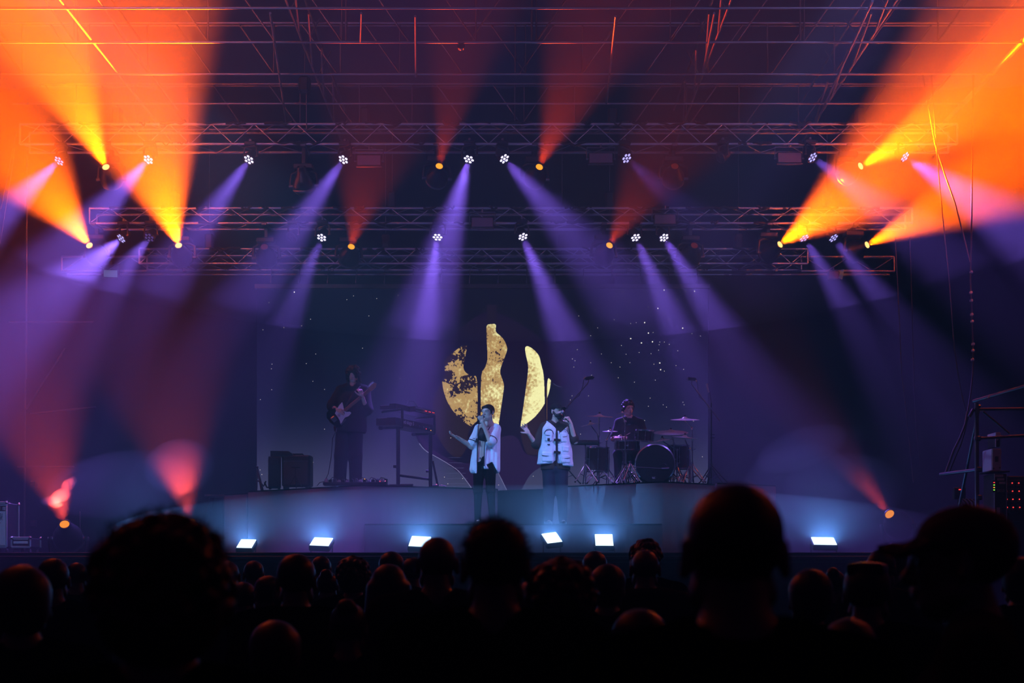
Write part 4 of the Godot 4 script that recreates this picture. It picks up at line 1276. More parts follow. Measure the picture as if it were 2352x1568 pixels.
# ------------------------------------------------------------------ guitar corner
func guitar_corner() -> void:
	var Z := 20.9
	var at := P(664, 1121, Z)
	at.y = RISER
	var pm := 3000.0 / Z
	var cab := thing("speaker_cabinet", "tall dark speaker cabinet with a square badge left of the guitar amplifier", "speaker", Vector3(P(631, 0, Z).x, RISER, -Z), "", 0.2)
	part(MB.new().box(Vector3(0, 0.27, -0.1), Vector3(0.20, 0.5, 0.3), 0.015).mesh(), "body", M.black, cab)
	part(MB.new().box(Vector3(0, 0.27, 0.052), Vector3(0.18, 0.47, 0.008), 0.003).mesh(), "grille", M.case_black, cab)
	for q in [[-0.092, 0.27, 0.012, 0.5], [0.092, 0.27, 0.012, 0.5]]:
		part(MB.new().box(Vector3(q[0], q[1], 0.058), Vector3(q[2], q[3], 0.012), 0.002).mesh(), "edge", M.grille, cab)
	part(MB.new().box(Vector3(0.0, 0.43, 0.060), Vector3(0.10, 0.09, 0.006), 0.002).mesh(), "badge", M.grille, cab)
	part(MB.new().box(Vector3(0.0, 0.43, 0.064), Vector3(0.08, 0.07, 0.006), 0.002).mesh(), "badge_face", M.case_black, cab)
	for sx: float in [-0.07, 0.07]: part(MB.new().box(Vector3(sx, 0.01, -0.05), Vector3(0.04, 0.02, 0.2), 0.004).mesh(), "foot", M.rubber, cab)
	var amp := thing("guitar_amplifier", "wide combo guitar amplifier with a pale reddish grille", "amplifier", Vector3(P(680, 0, Z).x, RISER, -Z + 0.03), "", -0.08)
	part(MB.new().box(Vector3(0, 0.29, -0.12), Vector3(0.46, 0.5, 0.24), 0.02).mesh(), "body", M.black, amp)
	part(MB.new().box(Vector3(0, 0.25, 0.003), Vector3(0.40, 0.36, 0.01), 0.004).mesh(), "grille", M.grille, amp)
	part(MB.new().box(Vector3(0, 0.475, 0.004), Vector3(0.41, 0.06, 0.012), 0.004).mesh(), "control_panel", M.black_metal, amp)
	for k in 8: part(MB.new().tube([Vector3(-0.15 + 0.035 * k, 0.475, 0.01), Vector3(-0.15 + 0.035 * k, 0.475, 0.028)], 0.009, 8).mesh(), "knob", M.grille, amp)
	part(MB.new().box(Vector3(0, 0.445, 0.008), Vector3(0.40, 0.006, 0.008), 0.001).mesh(), "piping", M.alu, amp)
	part(MB.new().tube([Vector3(-0.1, 0.54, -0.12), Vector3(-0.08, 0.565, -0.12), Vector3(0.08, 0.565, -0.12), Vector3(0.1, 0.54, -0.12)], 0.012, 8).mesh(), "handle", M.rubber, amp)
	for sx: float in [-0.18, 0.18]: part(MB.new().box(Vector3(sx, 0.02, -0.1), Vector3(0.05, 0.04, 0.2), 0.005).mesh(), "foot", M.rubber, amp)
	var hd := thing("amplifier", "flat dark amplifier unit lying across the cabinet and the combo", "amplifier", Vector3(P(646, 0, Z).x, RISER + 0.52, -Z + 0.02))
	part(MB.new().prism(PackedVector2Array([Vector2(-0.17, 0), Vector2(0.19, 0.02), Vector2(0.17, 0.05), Vector2(0.12, 0.085), Vector2(-0.17, 0.09)]), -0.28, 0.0).mesh(), "body", M.black, hd)
	part(MB.new().box(Vector3(-0.02, 0.045, 0.004), Vector3(0.26, 0.05, 0.008), 0.002).mesh(), "front_plate", M.case_black, hd)
	# microphone in front of the amplifier
	var ms := thing("microphone_stand", "short black microphone stand in front of the guitar amplifier", "microphone stand", Vector3(P(686, 0, Z).x, RISER, -Z + 0.32))
	rod(ms, "pole", Vector3(0, 0.16, 0), Vector3(0.005, 0.32, 0), 0.009, M.black)
	for a: float in [0.5, 2.6, 4.7]:
		rod(ms, "leg", Vector3(0, 0.2, 0), Vector3(cos(a) * 0.13, 0.0, sin(a) * 0.1), 0.008, M.black)
	part(MB.new().tube([Vector3(-0.06, 0.325, 0.0), Vector3(0.07, 0.325, -0.02)], [0.018, 0.013], 10).mesh(), "microphone", M.black, ms)
	# guitar stand at the left
	var gs := thing("guitar_stand", "empty black guitar stand left of the speaker cabinet", "stand", Vector3(P(596, 0, 21.2).x, RISER, -21.2))
	rod(gs, "upright", Vector3(-0.05, 0, 0), Vector3(-0.045, 0.37, -0.05), 0.017, M.black)
	rod(gs, "leg", Vector3(-0.045, 0.36, -0.05), Vector3(0.05, 0, 0.1), 0.015, M.black)
	rod(gs, "leg", Vector3(-0.045, 0.36, -0.05), Vector3(0.02, 0, -0.2), 0.015, M.black)
	part(MB.new().tube([Vector3(-0.02, 0.15, 0.02), Vector3(0.03, 0.13, 0.08), Vector3(0.09, 0.06, 0.12), Vector3(0.13, 0.14, 0.13)], 0.012, 8).mesh(), "cradle", M.rubber, gs)
	part(MB.new().tube([Vector3(-0.06, 0.36, -0.05), Vector3(-0.05, 0.39, -0.02), Vector3(-0.02, 0.375, 0.02)], 0.011, 8).mesh(), "neck_holder", M.rubber, gs)
	part(MB.new().tube([Vector3(0.10, 0.12, 0.1), Vector3(0.14, 0.04, 0.12), Vector3(0.20, 0.03, 0.1), Vector3(0.24, 0.07, 0.08)], 0.013, 8).mesh(), "cradle", M.rubber, gs)
	# pedal board at the edge of the riser
	var pb := thing("pedal_board", "long pedal board with small effect pedals at the guitarist's feet", "pedal board", Vector3(P(818, 0, 20.1).x, RISER, -20.12))
	part(MB.new().box(Vector3(-0.02, 0.03, -0.06), Vector3(0.98, 0.05, 0.2), 0.008).mesh(), "board", M.black, pb)
	part(MB.new().box(Vector3(0.30, 0.035, 0.0), Vector3(0.36, 0.04, 0.15), 0.006).mesh(), "board", M.black_metal, pb)
	for k in 15:
		var x := -0.47 + 0.066 * k
		var h := rng.randf_range(0.03, 0.055)
		var pd := part(MB.new().box(Vector3(x, 0.055 + h * 0.5, -0.05), Vector3(0.05, h, 0.09), 0.006).mesh(), "pedal", [M.case_panel, M.black_metal, M.steel, M.white_paint, M.drum_shell][k % 5], pb)
		part(MB.new().tube([Vector3(x, 0.055 + h, -0.04), Vector3(x, 0.068 + h, -0.04)], 0.010, 8).mesh(), "switch", M.chrome, pd)
		part(MB.new().tube([Vector3(x - 0.012, 0.055 + h, -0.075), Vector3(x - 0.012, 0.067 + h, -0.075)], 0.007, 8).tube([Vector3(x + 0.012, 0.055 + h, -0.075), Vector3(x + 0.012, 0.067 + h, -0.075)], 0.007, 8).mesh(), "knob", M.white_paint, pd)
	for q in [[0.135, 0.1, "dot_amber"], [0.37, 0.065, "dot_red"], [0.245, 0.03, "dot_red"], [0.45, 0.07, "dot_pink"]]:
		part(MB.new().ball(Vector3(q[0], q[1], 0.05), Vector3(0.009, 0.008, 0.008), 4).mesh(), "indicator_light", M[q[2]], pb)
	for k in 6:
		var x := -0.4 + 0.15 * k
		part(MB.new().tube([Vector3(x, 0.09, -0.02), Vector3(x + 0.03, 0.13, 0.0), Vector3(x + 0.09, 0.11, 0.02), Vector3(x + 0.12, 0.08, -0.01)], 0.006, 6).mesh(), "patch_lead", M.cable, pb)

# ------------------------------------------------------------------ keyboards
func slab_mesh(c: Array, y0: float, y1: float) -> ArrayMesh:
	var poly := PackedVector2Array()
	for p: Vector3 in c: poly.append(Vector2(p.x, p.z))
	return MB.new().prism(poly, y0, y1, Transform3D(Basis(Vector3(1, 0, 0), Vector3(0, 0, 1), Vector3(0, 1, 0)), Vector3.ZERO)).mesh()

func keyboards() -> void:
	var Z := 20.25
	var k0 := P(908, 975, Z)         # the near corner of the lower keyboard, underside
	var ax := Vector3(cos(deg_to_rad(64.0)), 0, -sin(deg_to_rad(64.0)))     # along the keys, away and to the right
	var dp := Vector3(-cos(deg_to_rad(20.0)), 0, -sin(deg_to_rad(20.0)))    # across the keys, to the player at left
	var L := 1.25
	var D := 0.33
	var st := thing("keyboard_stand", "two tier black keyboard stand with thick straight posts", "keyboard stand", Vector3(k0.x, RISER, k0.z))
	var h0 := k0.y - RISER
	for k in 2:
		var b := ax * (0.12 + 1.02 * k) + dp * 0.02
		rod(st, "post", Vector3(b.x, 0.02, b.z), Vector3(b.x, h0 - 0.03, b.z), 0.030, M.black)
		rod(st, "post", Vector3(b.x, h0 - 0.03, b.z) - ax * 0.0 - dp * 0.07, Vector3(b.x, h0 + 0.27, b.z) - dp * 0.07, 0.022, M.black)
		rod(st, "arm", Vector3(b.x, h0 - 0.03, b.z) - dp * 0.08, Vector3(b.x, h0 - 0.03, b.z) + dp * 0.33, 0.018, M.black)
		rod(st, "arm", Vector3(b.x, h0 + 0.25, b.z) - dp * 0.07, Vector3(b.x, h0 + 0.22, b.z) + dp * 0.28, 0.018, M.black)
		rod(st, "foot", Vector3(b.x, 0.02, b.z) - dp * 0.25, Vector3(b.x, 0.02, b.z) + dp * 0.25, 0.022, M.black)
		part(MB.new().tube([Vector3(b.x, h0 * 0.33, b.z) - Vector3(0.03, 0, 0), Vector3(b.x, h0 * 0.33, b.z) - Vector3(0.075, 0, 0)], 0.022, 10).mesh(), "clamp_knob", M.rubber, st)
		part(MB.new().box(Vector3(b.x, h0 - 0.03, b.z) + dp * 0.30, Vector3(0.07, 0.05, 0.06), 0.01).mesh(), "rubber_end", M.rubber, st)
	rod(st, "cross_bar", ax * 0.12 + Vector3(0, 0.18, 0) + dp * 0.02, ax * 1.14 + Vector3(0, 0.18, 0) + dp * 0.02, 0.02, M.black)
	rod(st, "post", ax * 1.14 + dp * -0.12 + Vector3(0, 0.02, 0), ax * 1.14 + dp * -0.02 + Vector3(0, h0 * 0.5, 0), 0.018, M.black)
	# lower keyboard
	var kb := thing("keyboard", "long red stage piano on the lower tier of the keyboard stand", "keyboard", k0)
	var q := [Vector3.ZERO, ax * L, ax * L + dp * D, dp * D]
	mat("kb_body", Color(0.20, 0.05, 0.07), 0.35)
	part(slab_mesh(q, 0.0, 0.11), "body", M.kb_body, kb)
	part(slab_mesh([ax * 0.02 - dp * 0.004, ax * (L - 0.02) - dp * 0.004, ax * (L - 0.02) + dp * 0.004, ax * 0.02 + dp * 0.004], 0.006, 0.104), "rear_panel", M.black, kb)
	part(slab_mesh([ax * 0.03 + dp * 0.02, ax * (L - 0.03) + dp * 0.02, ax * (L - 0.03) + dp * (D - 0.17), ax * 0.03 + dp * (D - 0.17)], 0.11, 0.118), "control_panel", M.black_metal, kb)
	for k in 36:
		part(slab_mesh([ax * (0.05 + 0.0315 * k) + dp * (D - 0.155), ax * (0.078 + 0.0315 * k) + dp * (D - 0.155), ax * (0.078 + 0.0315 * k) + dp * (D - 0.01), ax * (0.05 + 0.0315 * k) + dp * (D - 0.01)], 0.11, 0.122), "key", M.white_paint, kb)
	letters("nord stage 3", 0.052, M.letters, kb, Transform3D(Basis(ax, Vector3.UP, -dp), ax * 0.36 - dp * 0.006 + Vector3(0, 0.068, 0)))
	for k in 5:
		part(MB.new().ball(ax * (0.62 + 0.11 * k) - dp * 0.006 + Vector3(0, 0.05, 0), Vector3(0.012, 0.012, 0.012), 8).mesh(), "socket", M.steel, kb)
	for p in [[0.95, 0.03, "dot_red"], [1.1, 0.02, "dot_amber"]]:
		part(MB.new().ball(ax * p[0] - dp * 0.008 + Vector3(0, p[1], 0), Vector3(0.008, 0.008, 0.008), 4).mesh(), "indicator_light", M[p[2]], kb)
	# upper tier
	var u := thing("synthesizer", "small dark synthesizer at the left end of the upper tier", "synthesizer", k0 + ax * 0.05 + dp * 0.02 + Vector3(0, 0.255, 0))
	part(slab_mesh([Vector3.ZERO, ax * 0.42, ax * 0.42 + dp * 0.27, dp * 0.27], 0.0, 0.055), "body", M.black, u)
	part(slab_mesh([ax * 0.02 + dp * 0.01, ax * 0.40 + dp * 0.01, ax * 0.40 + dp * 0.12, ax * 0.02 + dp * 0.12], 0.055, 0.085), "control_panel", M.black_metal, u)
	part(slab_mesh([ax * 0.01 + dp * 0.14, ax * 0.41 + dp * 0.14, ax * 0.41 + dp * 0.265, ax * 0.01 + dp * 0.265], 0.055, 0.062), "keys", M.white_paint, u)
	for k in 6: part(MB.new().tube([ax * (0.05 + 0.055 * k) + dp * 0.06 + Vector3(0, 0.085, 0), ax * (0.05 + 0.055 * k) + dp * 0.06 + Vector3(0, 0.10, 0)], 0.011, 8).mesh(), "knob", M.chrome, u)
	var w := thing("sampler", "flat sampler box with glowing red keys at the right end of the upper tier", "sampler", k0 + ax * 0.56 + dp * -0.02 + Vector3(0, 0.265, 0))
	part(slab_mesh([Vector3.ZERO, ax * 0.66, ax * 0.66 + dp * 0.3, dp * 0.3], 0.0, 0.085), "body", M.black, w)
	part(slab_mesh([ax * 0.02 - dp * 0.012, ax * 0.64 - dp * 0.012, ax * 0.64, ax * 0.02], 0.06, 0.072), "trim", M.alu, w)
	part(slab_mesh([ax * 0.02 - dp * 0.012, ax * 0.64 - dp * 0.012, ax * 0.64, ax * 0.02], 0.012, 0.020), "trim", M.alu, w)
	for k in 8: part(MB.new().box(ax * (0.32 + 0.04 * k) - dp * 0.012 + Vector3(0, 0.045, 0), Vector3(0.012, 0.012, 0.012), 0.0).mesh(), "button_light", M.dot_red if k % 3 != 2 else M.steel, w)
	part(MB.new().tube([ax * 0.1 + Vector3(0, 0.08, 0), ax * 0.05 + Vector3(-0.04, 0.17, 0), ax * 0.0 + Vector3(-0.10, 0.17, 0), ax * -0.1 + Vector3(-0.08, 0.09, 0)], 0.005, 6).mesh(), "lead", M.cable, w)
	var fb := thing("foot_switch", "small foot switch with a pink light on the riser edge by the keyboard stand", "pedal", Vector3(P(1000, 0, 20.5).x, RISER, -20.5))
	part(MB.new().box(Vector3(0, 0.02, 0), Vector3(0.10, 0.035, 0.08), 0.006).mesh(), "case", M.black, fb)
	part(MB.new().ball(Vector3(0.02, 0.045, 0.03), Vector3(0.010, 0.009, 0.009), 4).mesh(), "indicator_light", M.dot_pink, fb)
	part(MB.new().tube([Vector3(0.05, 0.02, 0.02), Vector3(0.10, 0.03, 0.04), Vector3(0.17, 0.012, 0.03)], 0.007, 6).mesh(), "lead", M.white_paint, fb)

# ------------------------------------------------------------------ drums
func drum(n: String, label: String, c: Vector3, r: float, h: float, axis: Vector3, skin: Material) -> Node3D:
	var o := thing(n, label, "drum", c)
	var X := Transform3D(along(axis), Vector3.ZERO)
	part(MB.new().lathe([Vector2(r, -h / 2), Vector2(r, h / 2)], X, 28).mesh(), "shell", M.drum_shell, o)
	for s: float in [-1.0, 1.0]:
		part(MB.new().lathe([Vector2(r * 0.99, s * (h / 2 - 0.012)), Vector2(r + 0.012, s * (h / 2 - 0.014)), Vector2(r + 0.014, s * (h / 2 + 0.006)), Vector2(r - 0.006, s * (h / 2 + 0.012))], X, 28).mesh(), "hoop", M.chrome, o)
		part(MB.new().lathe([Vector2(r, s * h / 2), Vector2(0, s * h / 2)], X, 28).mesh(), "skin", skin, o)
	for k in 8:
		var a := TAU * k / 8.0
		var q := X.basis * Vector3(cos(a), 0, sin(a)) * (r + 0.012)
		part(MB.new().tube([q - X.basis.y * h * 0.42, q + X.basis.y * h * 0.42], 0.005, 6).box(q, Vector3(0.022, 0.03, 0.022), 0.004, X.basis).mesh(), "lug", M.chrome, o)
	return o

func tripod(o: Node3D, at: Vector3, top: float, spread := 0.26, m: Material = null, start := 0.4) -> void:
	var mm: Material = m if m else M.chrome
	rod(o, "pole", at + Vector3(0, 0.03, 0), at + Vector3(0, top, 0), 0.011, mm)
	for k in 3:
		var a := start + TAU * k / 3.0
		var e := at + Vector3(cos(a) * spread, 0.01, sin(a) * spread)
		rod(o, "leg", at + Vector3(0, 0.30, 0), e, 0.009, mm)
		rod(o, "leg_strut", at + Vector3(0, 0.10, 0), at.lerp(e, 0.55) + Vector3(0, 0.14, 0), 0.006, mm)
		part(MB.new().ball(e + Vector3(0, 0.006, 0), Vector3(0.014, 0.014, 0.014), 8).mesh(), "rubber_foot", M.rubber, o)
	part(MB.new().box(at + Vector3(0, 0.31, 0), Vector3(0.035, 0.045, 0.035), 0.008).mesh(), "collar", mm, o)
	part(MB.new().box(at + Vector3(0, top * 0.62, 0), Vector3(0.032, 0.04, 0.03), 0.008).tube([at + Vector3(0.012, top * 0.62, 0), at + Vector3(0.05, top * 0.62, 0.01)], 0.008, 8).mesh(), "clamp", mm, o)

func cymbal(label: String, px: float, py: float, z: float, r: float, tx: float, tz: float, bx: float, bz: float) -> void:
	var c := P(px, py, z)
	var at := Vector3(P(bx, 0, bz).x, RISER, -bz)
	var o := thing("cymbal_stand", label, "cymbal", at)
	var p := c - at
	var B := Basis(Vector3(0, 0, 1), deg_to_rad(tz)) * Basis(Vector3(1, 0, 0), deg_to_rad(tx))
	var knee := Vector3(0, p.y - 0.16, 0) if absf(p.x) + absf(p.z) > 0.05 else Vector3(0, p.y - 0.03, 0)
	tripod(o, Vector3.ZERO, knee.y, 0.24, M.chrome, 0.4 + bx)
	if absf(p.x) + absf(p.z) > 0.05:
		rod(o, "boom", knee, p - B.y * 0.03, 0.008, M.chrome)
		part(MB.new().ball(knee, Vector3(0.022, 0.022, 0.022), 10).mesh(), "tilter", M.chrome, o)
	rod(o, "spindle", p - B.y * 0.05, p + B.y * 0.06, 0.006, M.chrome)
	part(MB.new().lathe([Vector2(r, -r * 0.085), Vector2(r * 0.75, -r * 0.045), Vector2(r * 0.4, -0.004), Vector2(r * 0.2, 0.006), Vector2(r * 0.17, 0.014), Vector2(r * 0.1, 0.026), Vector2(0.004, 0.030), Vector2(0.004, 0.027), Vector2(r * 0.1, 0.023), Vector2(r * 0.17, 0.011), Vector2(r * 0.2, 0.003), Vector2(r * 0.4, -0.007), Vector2(r * 0.75, -r * 0.045 - 0.003), Vector2(r, -r * 0.085)], Transform3D(B, p), 32).mesh(), "cymbal", M.bronze, o)
	part(MB.new().tube([p + B.y * 0.03, p + B.y * 0.052], 0.014, 8).mesh(), "felt", M.rubber, o)

func drums() -> void:
	var Zb := 19.75
	var bc := P(1509, 1060, Zb)
	var bd := drum("bass_drum", "big bass drum with a black front skin and a small lettered badge", Vector3(bc.x, RISER + 0.305, bc.z - 0.25), 0.295, 0.46, Vector3(-0.12, 0, 1), M.bass_skin)
	var fz := Basis(Vector3(1, 0, 0), 0.0)
	part(MB.new().box(Vector3(-0.05, -0.21, 0.238), Vector3(0.09, 0.035, 0.006), 0.002).mesh(), "badge", M.case_black, bd)
	letters("SJC", 0.026, M.letters, bd, Transform3D(Basis(Vector3.UP, -0.12), Vector3(-0.048, -0.21, 0.247)), 0.004, "badge_letters")
	rod(bd, "spur", Vector3(0.24, -0.1, 0.12), Vector3(0.36, -0.30, 0.28), 0.010, M.chrome)
	rod(bd, "spur", Vector3(-0.26, -0.1, 0.12), Vector3(-0.36, -0.30, 0.28), 0.010, M.chrome)
	part(MB.new().lathe([Vector2(0.06, 0), Vector2(0.065, 0.006), Vector2(0.055, 0.01)], Transform3D(along(Vector3(-0.12, 0, 1)), Vector3(0.1, -0.05, 0.235)), 20).mesh(), "port_ring", M.black_metal, bd)
	var bm := thing("microphone_boom", "low boom stand reaching across the front of the bass drum", "microphone stand", Vector3(P(1448, 0, 19.5).x, RISER, -19.5))
	tripod(bm, Vector3.ZERO, 0.24, 0.14)
	rod(bm, "boom", Vector3(0, 0.24, 0), Vector3(0.52, 0.21, 0.02), 0.008, M.chrome)
	part(MB.new().tube([Vector3(0.46, 0.21, 0.02), Vector3(0.57, 0.215, 0.0)], [0.016, 0.026], 10).mesh(), "microphone", M.steel, bm)
	drum("rack_tom", "rack tom mounted above the left side of the bass drum", P(1480, 1000, 20.05), 0.135, 0.17, Vector3(0.05, 1, 0.12), M.drum_skin)
	drum("snare_drum", "snare drum between the drummer's knees", P(1440, 1022, 20.15), 0.175, 0.14, Vector3(0.0, 1, 0.1), M.drum_skin)
	var ft := drum("floor_tom", "floor tom at the left of the kit under the flat electronic pad", P(1372, 1055, 19.95), 0.17, 0.36, Vector3(0.02, 1, 0.05), M.drum_skin)
	for k in 3:
		var a := 0.6 + TAU * k / 3.0
		rod(ft, "leg", Vector3(cos(a) * 0.185, 0.08, sin(a) * 0.185), Vector3(cos(a) * 0.2, RISER - ft.position.y, sin(a) * 0.2), 0.009, M.chrome)
	var f2 := drum("floor_tom", "floor tom half hidden behind the right side of the bass drum", P(1557, 1050, 20.4), 0.17, 0.36, Vector3(0.0, 1, 0.05), M.drum_skin)
	for k in 3:
		var a := 0.2 + TAU * k / 3.0
		rod(f2, "leg", Vector3(cos(a) * 0.185, 0.08, sin(a) * 0.185), Vector3(cos(a) * 0.2, RISER - f2.position.y, sin(a) * 0.2), 0.010, M.chrome)
	var pad := thing("drum_pad", "flat black electronic pad on a stand at the left end of the kit", "drum pad", Vector3(P(1340, 0, 19.6).x, RISER, -19.6))
	var ph := P(0, 1016, 19.6).y - RISER
	part(MB.new().box(Vector3(0.03, ph, 0), Vector3(0.40, 0.05, 0.28), 0.015, Basis(Vector3(1, 0, 0), 0.2)).mesh(), "pad", M.black, pad)
	part(MB.new().box(Vector3(-0.13, ph - 0.03, 0.14), Vector3(0.012, 0.010, 0.01), 0.0).mesh(), "indicator_light", M.dot_red, pad)
	tripod(pad, Vector3(0.03, 0, 0), ph - 0.02, 0.2)
	var hh := thing("hihat_pedal_stand", "chrome snare stand with folded legs in the middle of the kit", "stand", Vector3(P(1438, 0, 19.9).x, RISER, -19.9))
	tripod(hh, Vector3.ZERO, 0.5, 0.22)
	cymbal("high crash cymbal with a bright half at the left of the kit", 1377, 954, 19.9, 0.22, 8, -2, 1376, 19.9)
	cymbal("tilted cymbal just below the left crash cymbal", 1357, 973, 19.7, 0.165, 6, 11, 1374, 19.85)
	cymbal("small cymbal at knee height behind the left cymbal pole", 1401, 989, 20.3, 0.12, 10, 0, 1393, 20.2)
	cymbal("pair of thin cymbals in front of the drummer", 1425, 1001, 20.1, 0.12, 9, -3, 1432, 20.2)
	cymbal("high crash cymbal at the right of the kit", 1573, 961, 19.8, 0.225, 9, 0, 1590, 19.7)
	cymbal("big ride cymbal seen from below, right of the rack tom", 1541, 990, 20.0, 0.265, 14, 1, 1548, 20.2)
	cymbal("cymbal tilted down to the right under the right crash", 1573, 1003, 19.7, 0.21, 5, -5, 1583, 20.0)
	cymbal("cymbal tilted down to the left right above the bass drum", 1522, 1009, 19.9, 0.20, 6, 9, 1555, 19.9)
	cymbal("small splash cymbal in front of the drummer's chin", 1429, 948, 20.2, 0.09, 2, 0, 1436, 19.95)
	# overhead microphones
	for k in 2:
		var left := k == 0
		var base := Vector3(P(1296 if left else 1634, 0, 19.9).x, RISER, -19.9)
		var o := thing("microphone_boom", ["overhead microphone boom rising from behind the bearded singer", "overhead microphone boom at the right end of the kit"][k], "microphone stand", base)
		var knee := P(1302 if left else 1632, 935 if left else 939, 19.9) - base
		var tip := P(1350 if left else 1588, 880 if left else 882, 19.9) - base
		tripod(o, Vector3.ZERO, knee.y, 0.26, M.black_metal)
		rod(o, "boom", knee - (tip - knee) * (0.1 if left else 0.5), tip, 0.009, M.steel)
		part(MB.new().box(knee, Vector3(0.05, 0.05, 0.05), 0.012).mesh(), "joint", M.chrome, o)
		var mc := P(1354 if left else 1589, 868 if left else 870, 19.9) - base
		part(MB.new().box(mc, Vector3(0.15, 0.05, 0.055), 0.018, Basis(Vector3(0, 0, 1), 0.15 if left else -0.1)).mesh(), "microphone", M.black, o)
		rod(o, "mount", tip, mc, 0.008, M.steel)
		part(MB.new().tube([mc + Vector3(-0.09, -0.02, 0), mc + Vector3(-0.05, 0.02, 0.01)] if left else [mc + Vector3(0.05, -0.01, 0), mc + Vector3(0.07, -0.05, 0.01)], 0.014, 8).mesh(), "plug", M.chrome, o)
		part(MB.new().tube([mc + Vector3(-0.09 if left else 0.08, -0.03, 0), mc + Vector3(-0.1 if left else 0.09, -0.12, 0), knee.lerp(tip, 0.6) + Vector3(0, -0.04, 0), knee.lerp(tip, 0.3)], 0.004, 6).mesh(), "lead", M.cable, o)
	var s := thing("microphone_stand", "tall thin microphone stand with a small pale microphone at the far right of the kit", "microphone stand", Vector3(P(1634, 0, 20.2).x, RISER, -20.2))
	var hy := P(0, 925, 20.2).y - RISER
	tripod(s, Vector3.ZERO, hy, 0.2, M.black_metal)
	rod(s, "neck", Vector3(0, hy, 0), Vector3(-0.03, hy + 0.18, 0), 0.006, M.steel)
	part(MB.new().tube([Vector3(-0.04, hy + 0.16, 0), Vector3(-0.075, hy + 0.30, 0)], [0.014, 0.017], 10).mesh(), "microphone", M.alu, s)

# ------------------------------------------------------------------ people
func head_mesh() -> ArrayMesh:      # origin in the middle of the head, face towards +z
	if cache.has("skull"): return cache.skull
	var f := Field.new()
	f.ell(Vector3(0, 0.032, -0.014), Vector3(0.074, 0.080, 0.094), 0.02)
	f.ell(Vector3(0, -0.028, 0.022), Vector3(0.060, 0.080, 0.066), 0.03)
	f.ell(Vector3(0, -0.084, 0.046), Vector3(0.034, 0.028, 0.034), 0.03)
	f.cap(Vector3(-0.05, -0.065, 0.0), Vector3(-0.02, -0.09, 0.045), 0.020, 0.016, 0.03)
	f.cap(Vector3(0.05, -0.065, 0.0), Vector3(0.02, -0.09, 0.045), 0.020, 0.016, 0.03)
	f.cap(Vector3(-0.04, 0.020, 0.074), Vector3(0.04, 0.020, 0.074), 0.012, 0.012, 0.02)
	f.ell(Vector3(-0.031, 0.004, 0.090), Vector3(0.017, 0.012, 0.014), 0.012, 1)
	f.ell(Vector3(0.031, 0.004, 0.090), Vector3(0.017, 0.012, 0.014), 0.012, 1)
	f.ell(Vector3(-0.031, 0.003, 0.074), Vector3(0.013, 0.010, 0.011), 0.005)
	f.ell(Vector3(0.031, 0.003, 0.074), Vector3(0.013, 0.010, 0.011), 0.005)
	f.cap(Vector3(0, 0.008, 0.086), Vector3(0, -0.030, 0.106), 0.008, 0.013, 0.012)
	f.cap(Vector3(-0.011, -0.034, 0.092), Vector3(0.011, -0.034, 0.092), 0.009, 0.009, 0.01)
	f.ell(Vector3(0, -0.056, 0.088), Vector3(0.023, 0.007, 0.010), 0.008)
	f.ell(Vector3(0, -0.068, 0.086), Vector3(0.020, 0.008, 0.010), 0.008)
	for s: float in [-1.0, 1.0]:
		f.ell(Vector3(s * 0.081, -0.006, -0.014), Vector3(0.009, 0.033, 0.021), 0.008, 0, Basis(Vector3(0, 1, 0), s * 0.65))
		f.ell(Vector3(s * 0.090, 0.0, -0.004), Vector3(0.006, 0.018, 0.010), 0.006, 1)
	cache.skull = f.mesh(0.0055)
	return cache.skull

func hand_mesh(pose: String) -> ArrayMesh:     # right hand: wrist at the origin, fingers along +y, palm towards +z, thumb on the -x side
	if cache.has(pose): return cache[pose]
	var curl := {"relaxed": [0.35, 0.42, 0.48, 0.5], "grip": [1.25, 1.3, 1.35, 1.4], "open": [0.10, 0.22, 0.3, 0.32], "fret": [0.8, 0.95, 1.0, 1.05]}
	var f := Field.new()
	f.cap(Vector3(0, -0.02, 0), Vector3(0, 0.02, 0), 0.024, 0.026, 0.02)
	f.box(Vector3(0, 0.052, 0), Vector3(0.036, 0.042, 0.013), 0.011, 0.015)
	var spread := 0.22 if pose == "open" else 0.05
	for i in 4:
		var x := -0.028 + 0.0187 * i
		var len: float = [0.072, 0.080, 0.074, 0.058][i]
		var a: float = curl[pose][i]
		var p := Vector3(x, 0.088 - absf(x + 0.01) * 0.25, 0.0)
		var ang := 0.0
		var side := (i - 1.4) * spread
		for k in 3:
			ang += a * [0.75, 0.95, 0.7][k]
			var d := Vector3(sin(side) * cos(ang), cos(side) * cos(ang), sin(ang))
			var q: Vector3 = p + d * len * [0.46, 0.30, 0.24][k]
			f.cap(p, q, 0.0090 - 0.0006 * k, 0.0085 - 0.0007 * k, 0.006)
			p = q
	var t0 := Vector3(-0.022, 0.022, 0.010)
	var t1 := Vector3(-0.052, 0.050, 0.020) if pose != "grip" else Vector3(-0.040, 0.052, 0.032)
	var t2 := Vector3(-0.068, 0.078, 0.024) if pose != "grip" else Vector3(-0.022, 0.070, 0.050)
	var t3 := Vector3(-0.076, 0.102, 0.026) if pose != "grip" else Vector3(0.0, 0.078, 0.056)
	if pose == "open":
		t1 = Vector3(-0.058, 0.044, 0.018); t2 = Vector3(-0.086, 0.064, 0.020); t3 = Vector3(-0.104, 0.084, 0.018)
	f.cap(t0, t1, 0.015, 0.012, 0.014)
	f.cap(t1, t2, 0.0115, 0.0100, 0.006)
	f.cap(t2, t3, 0.0100, 0.0082, 0.006)
	cache[pose] = f.mesh(0.0042)
	return cache[pose]

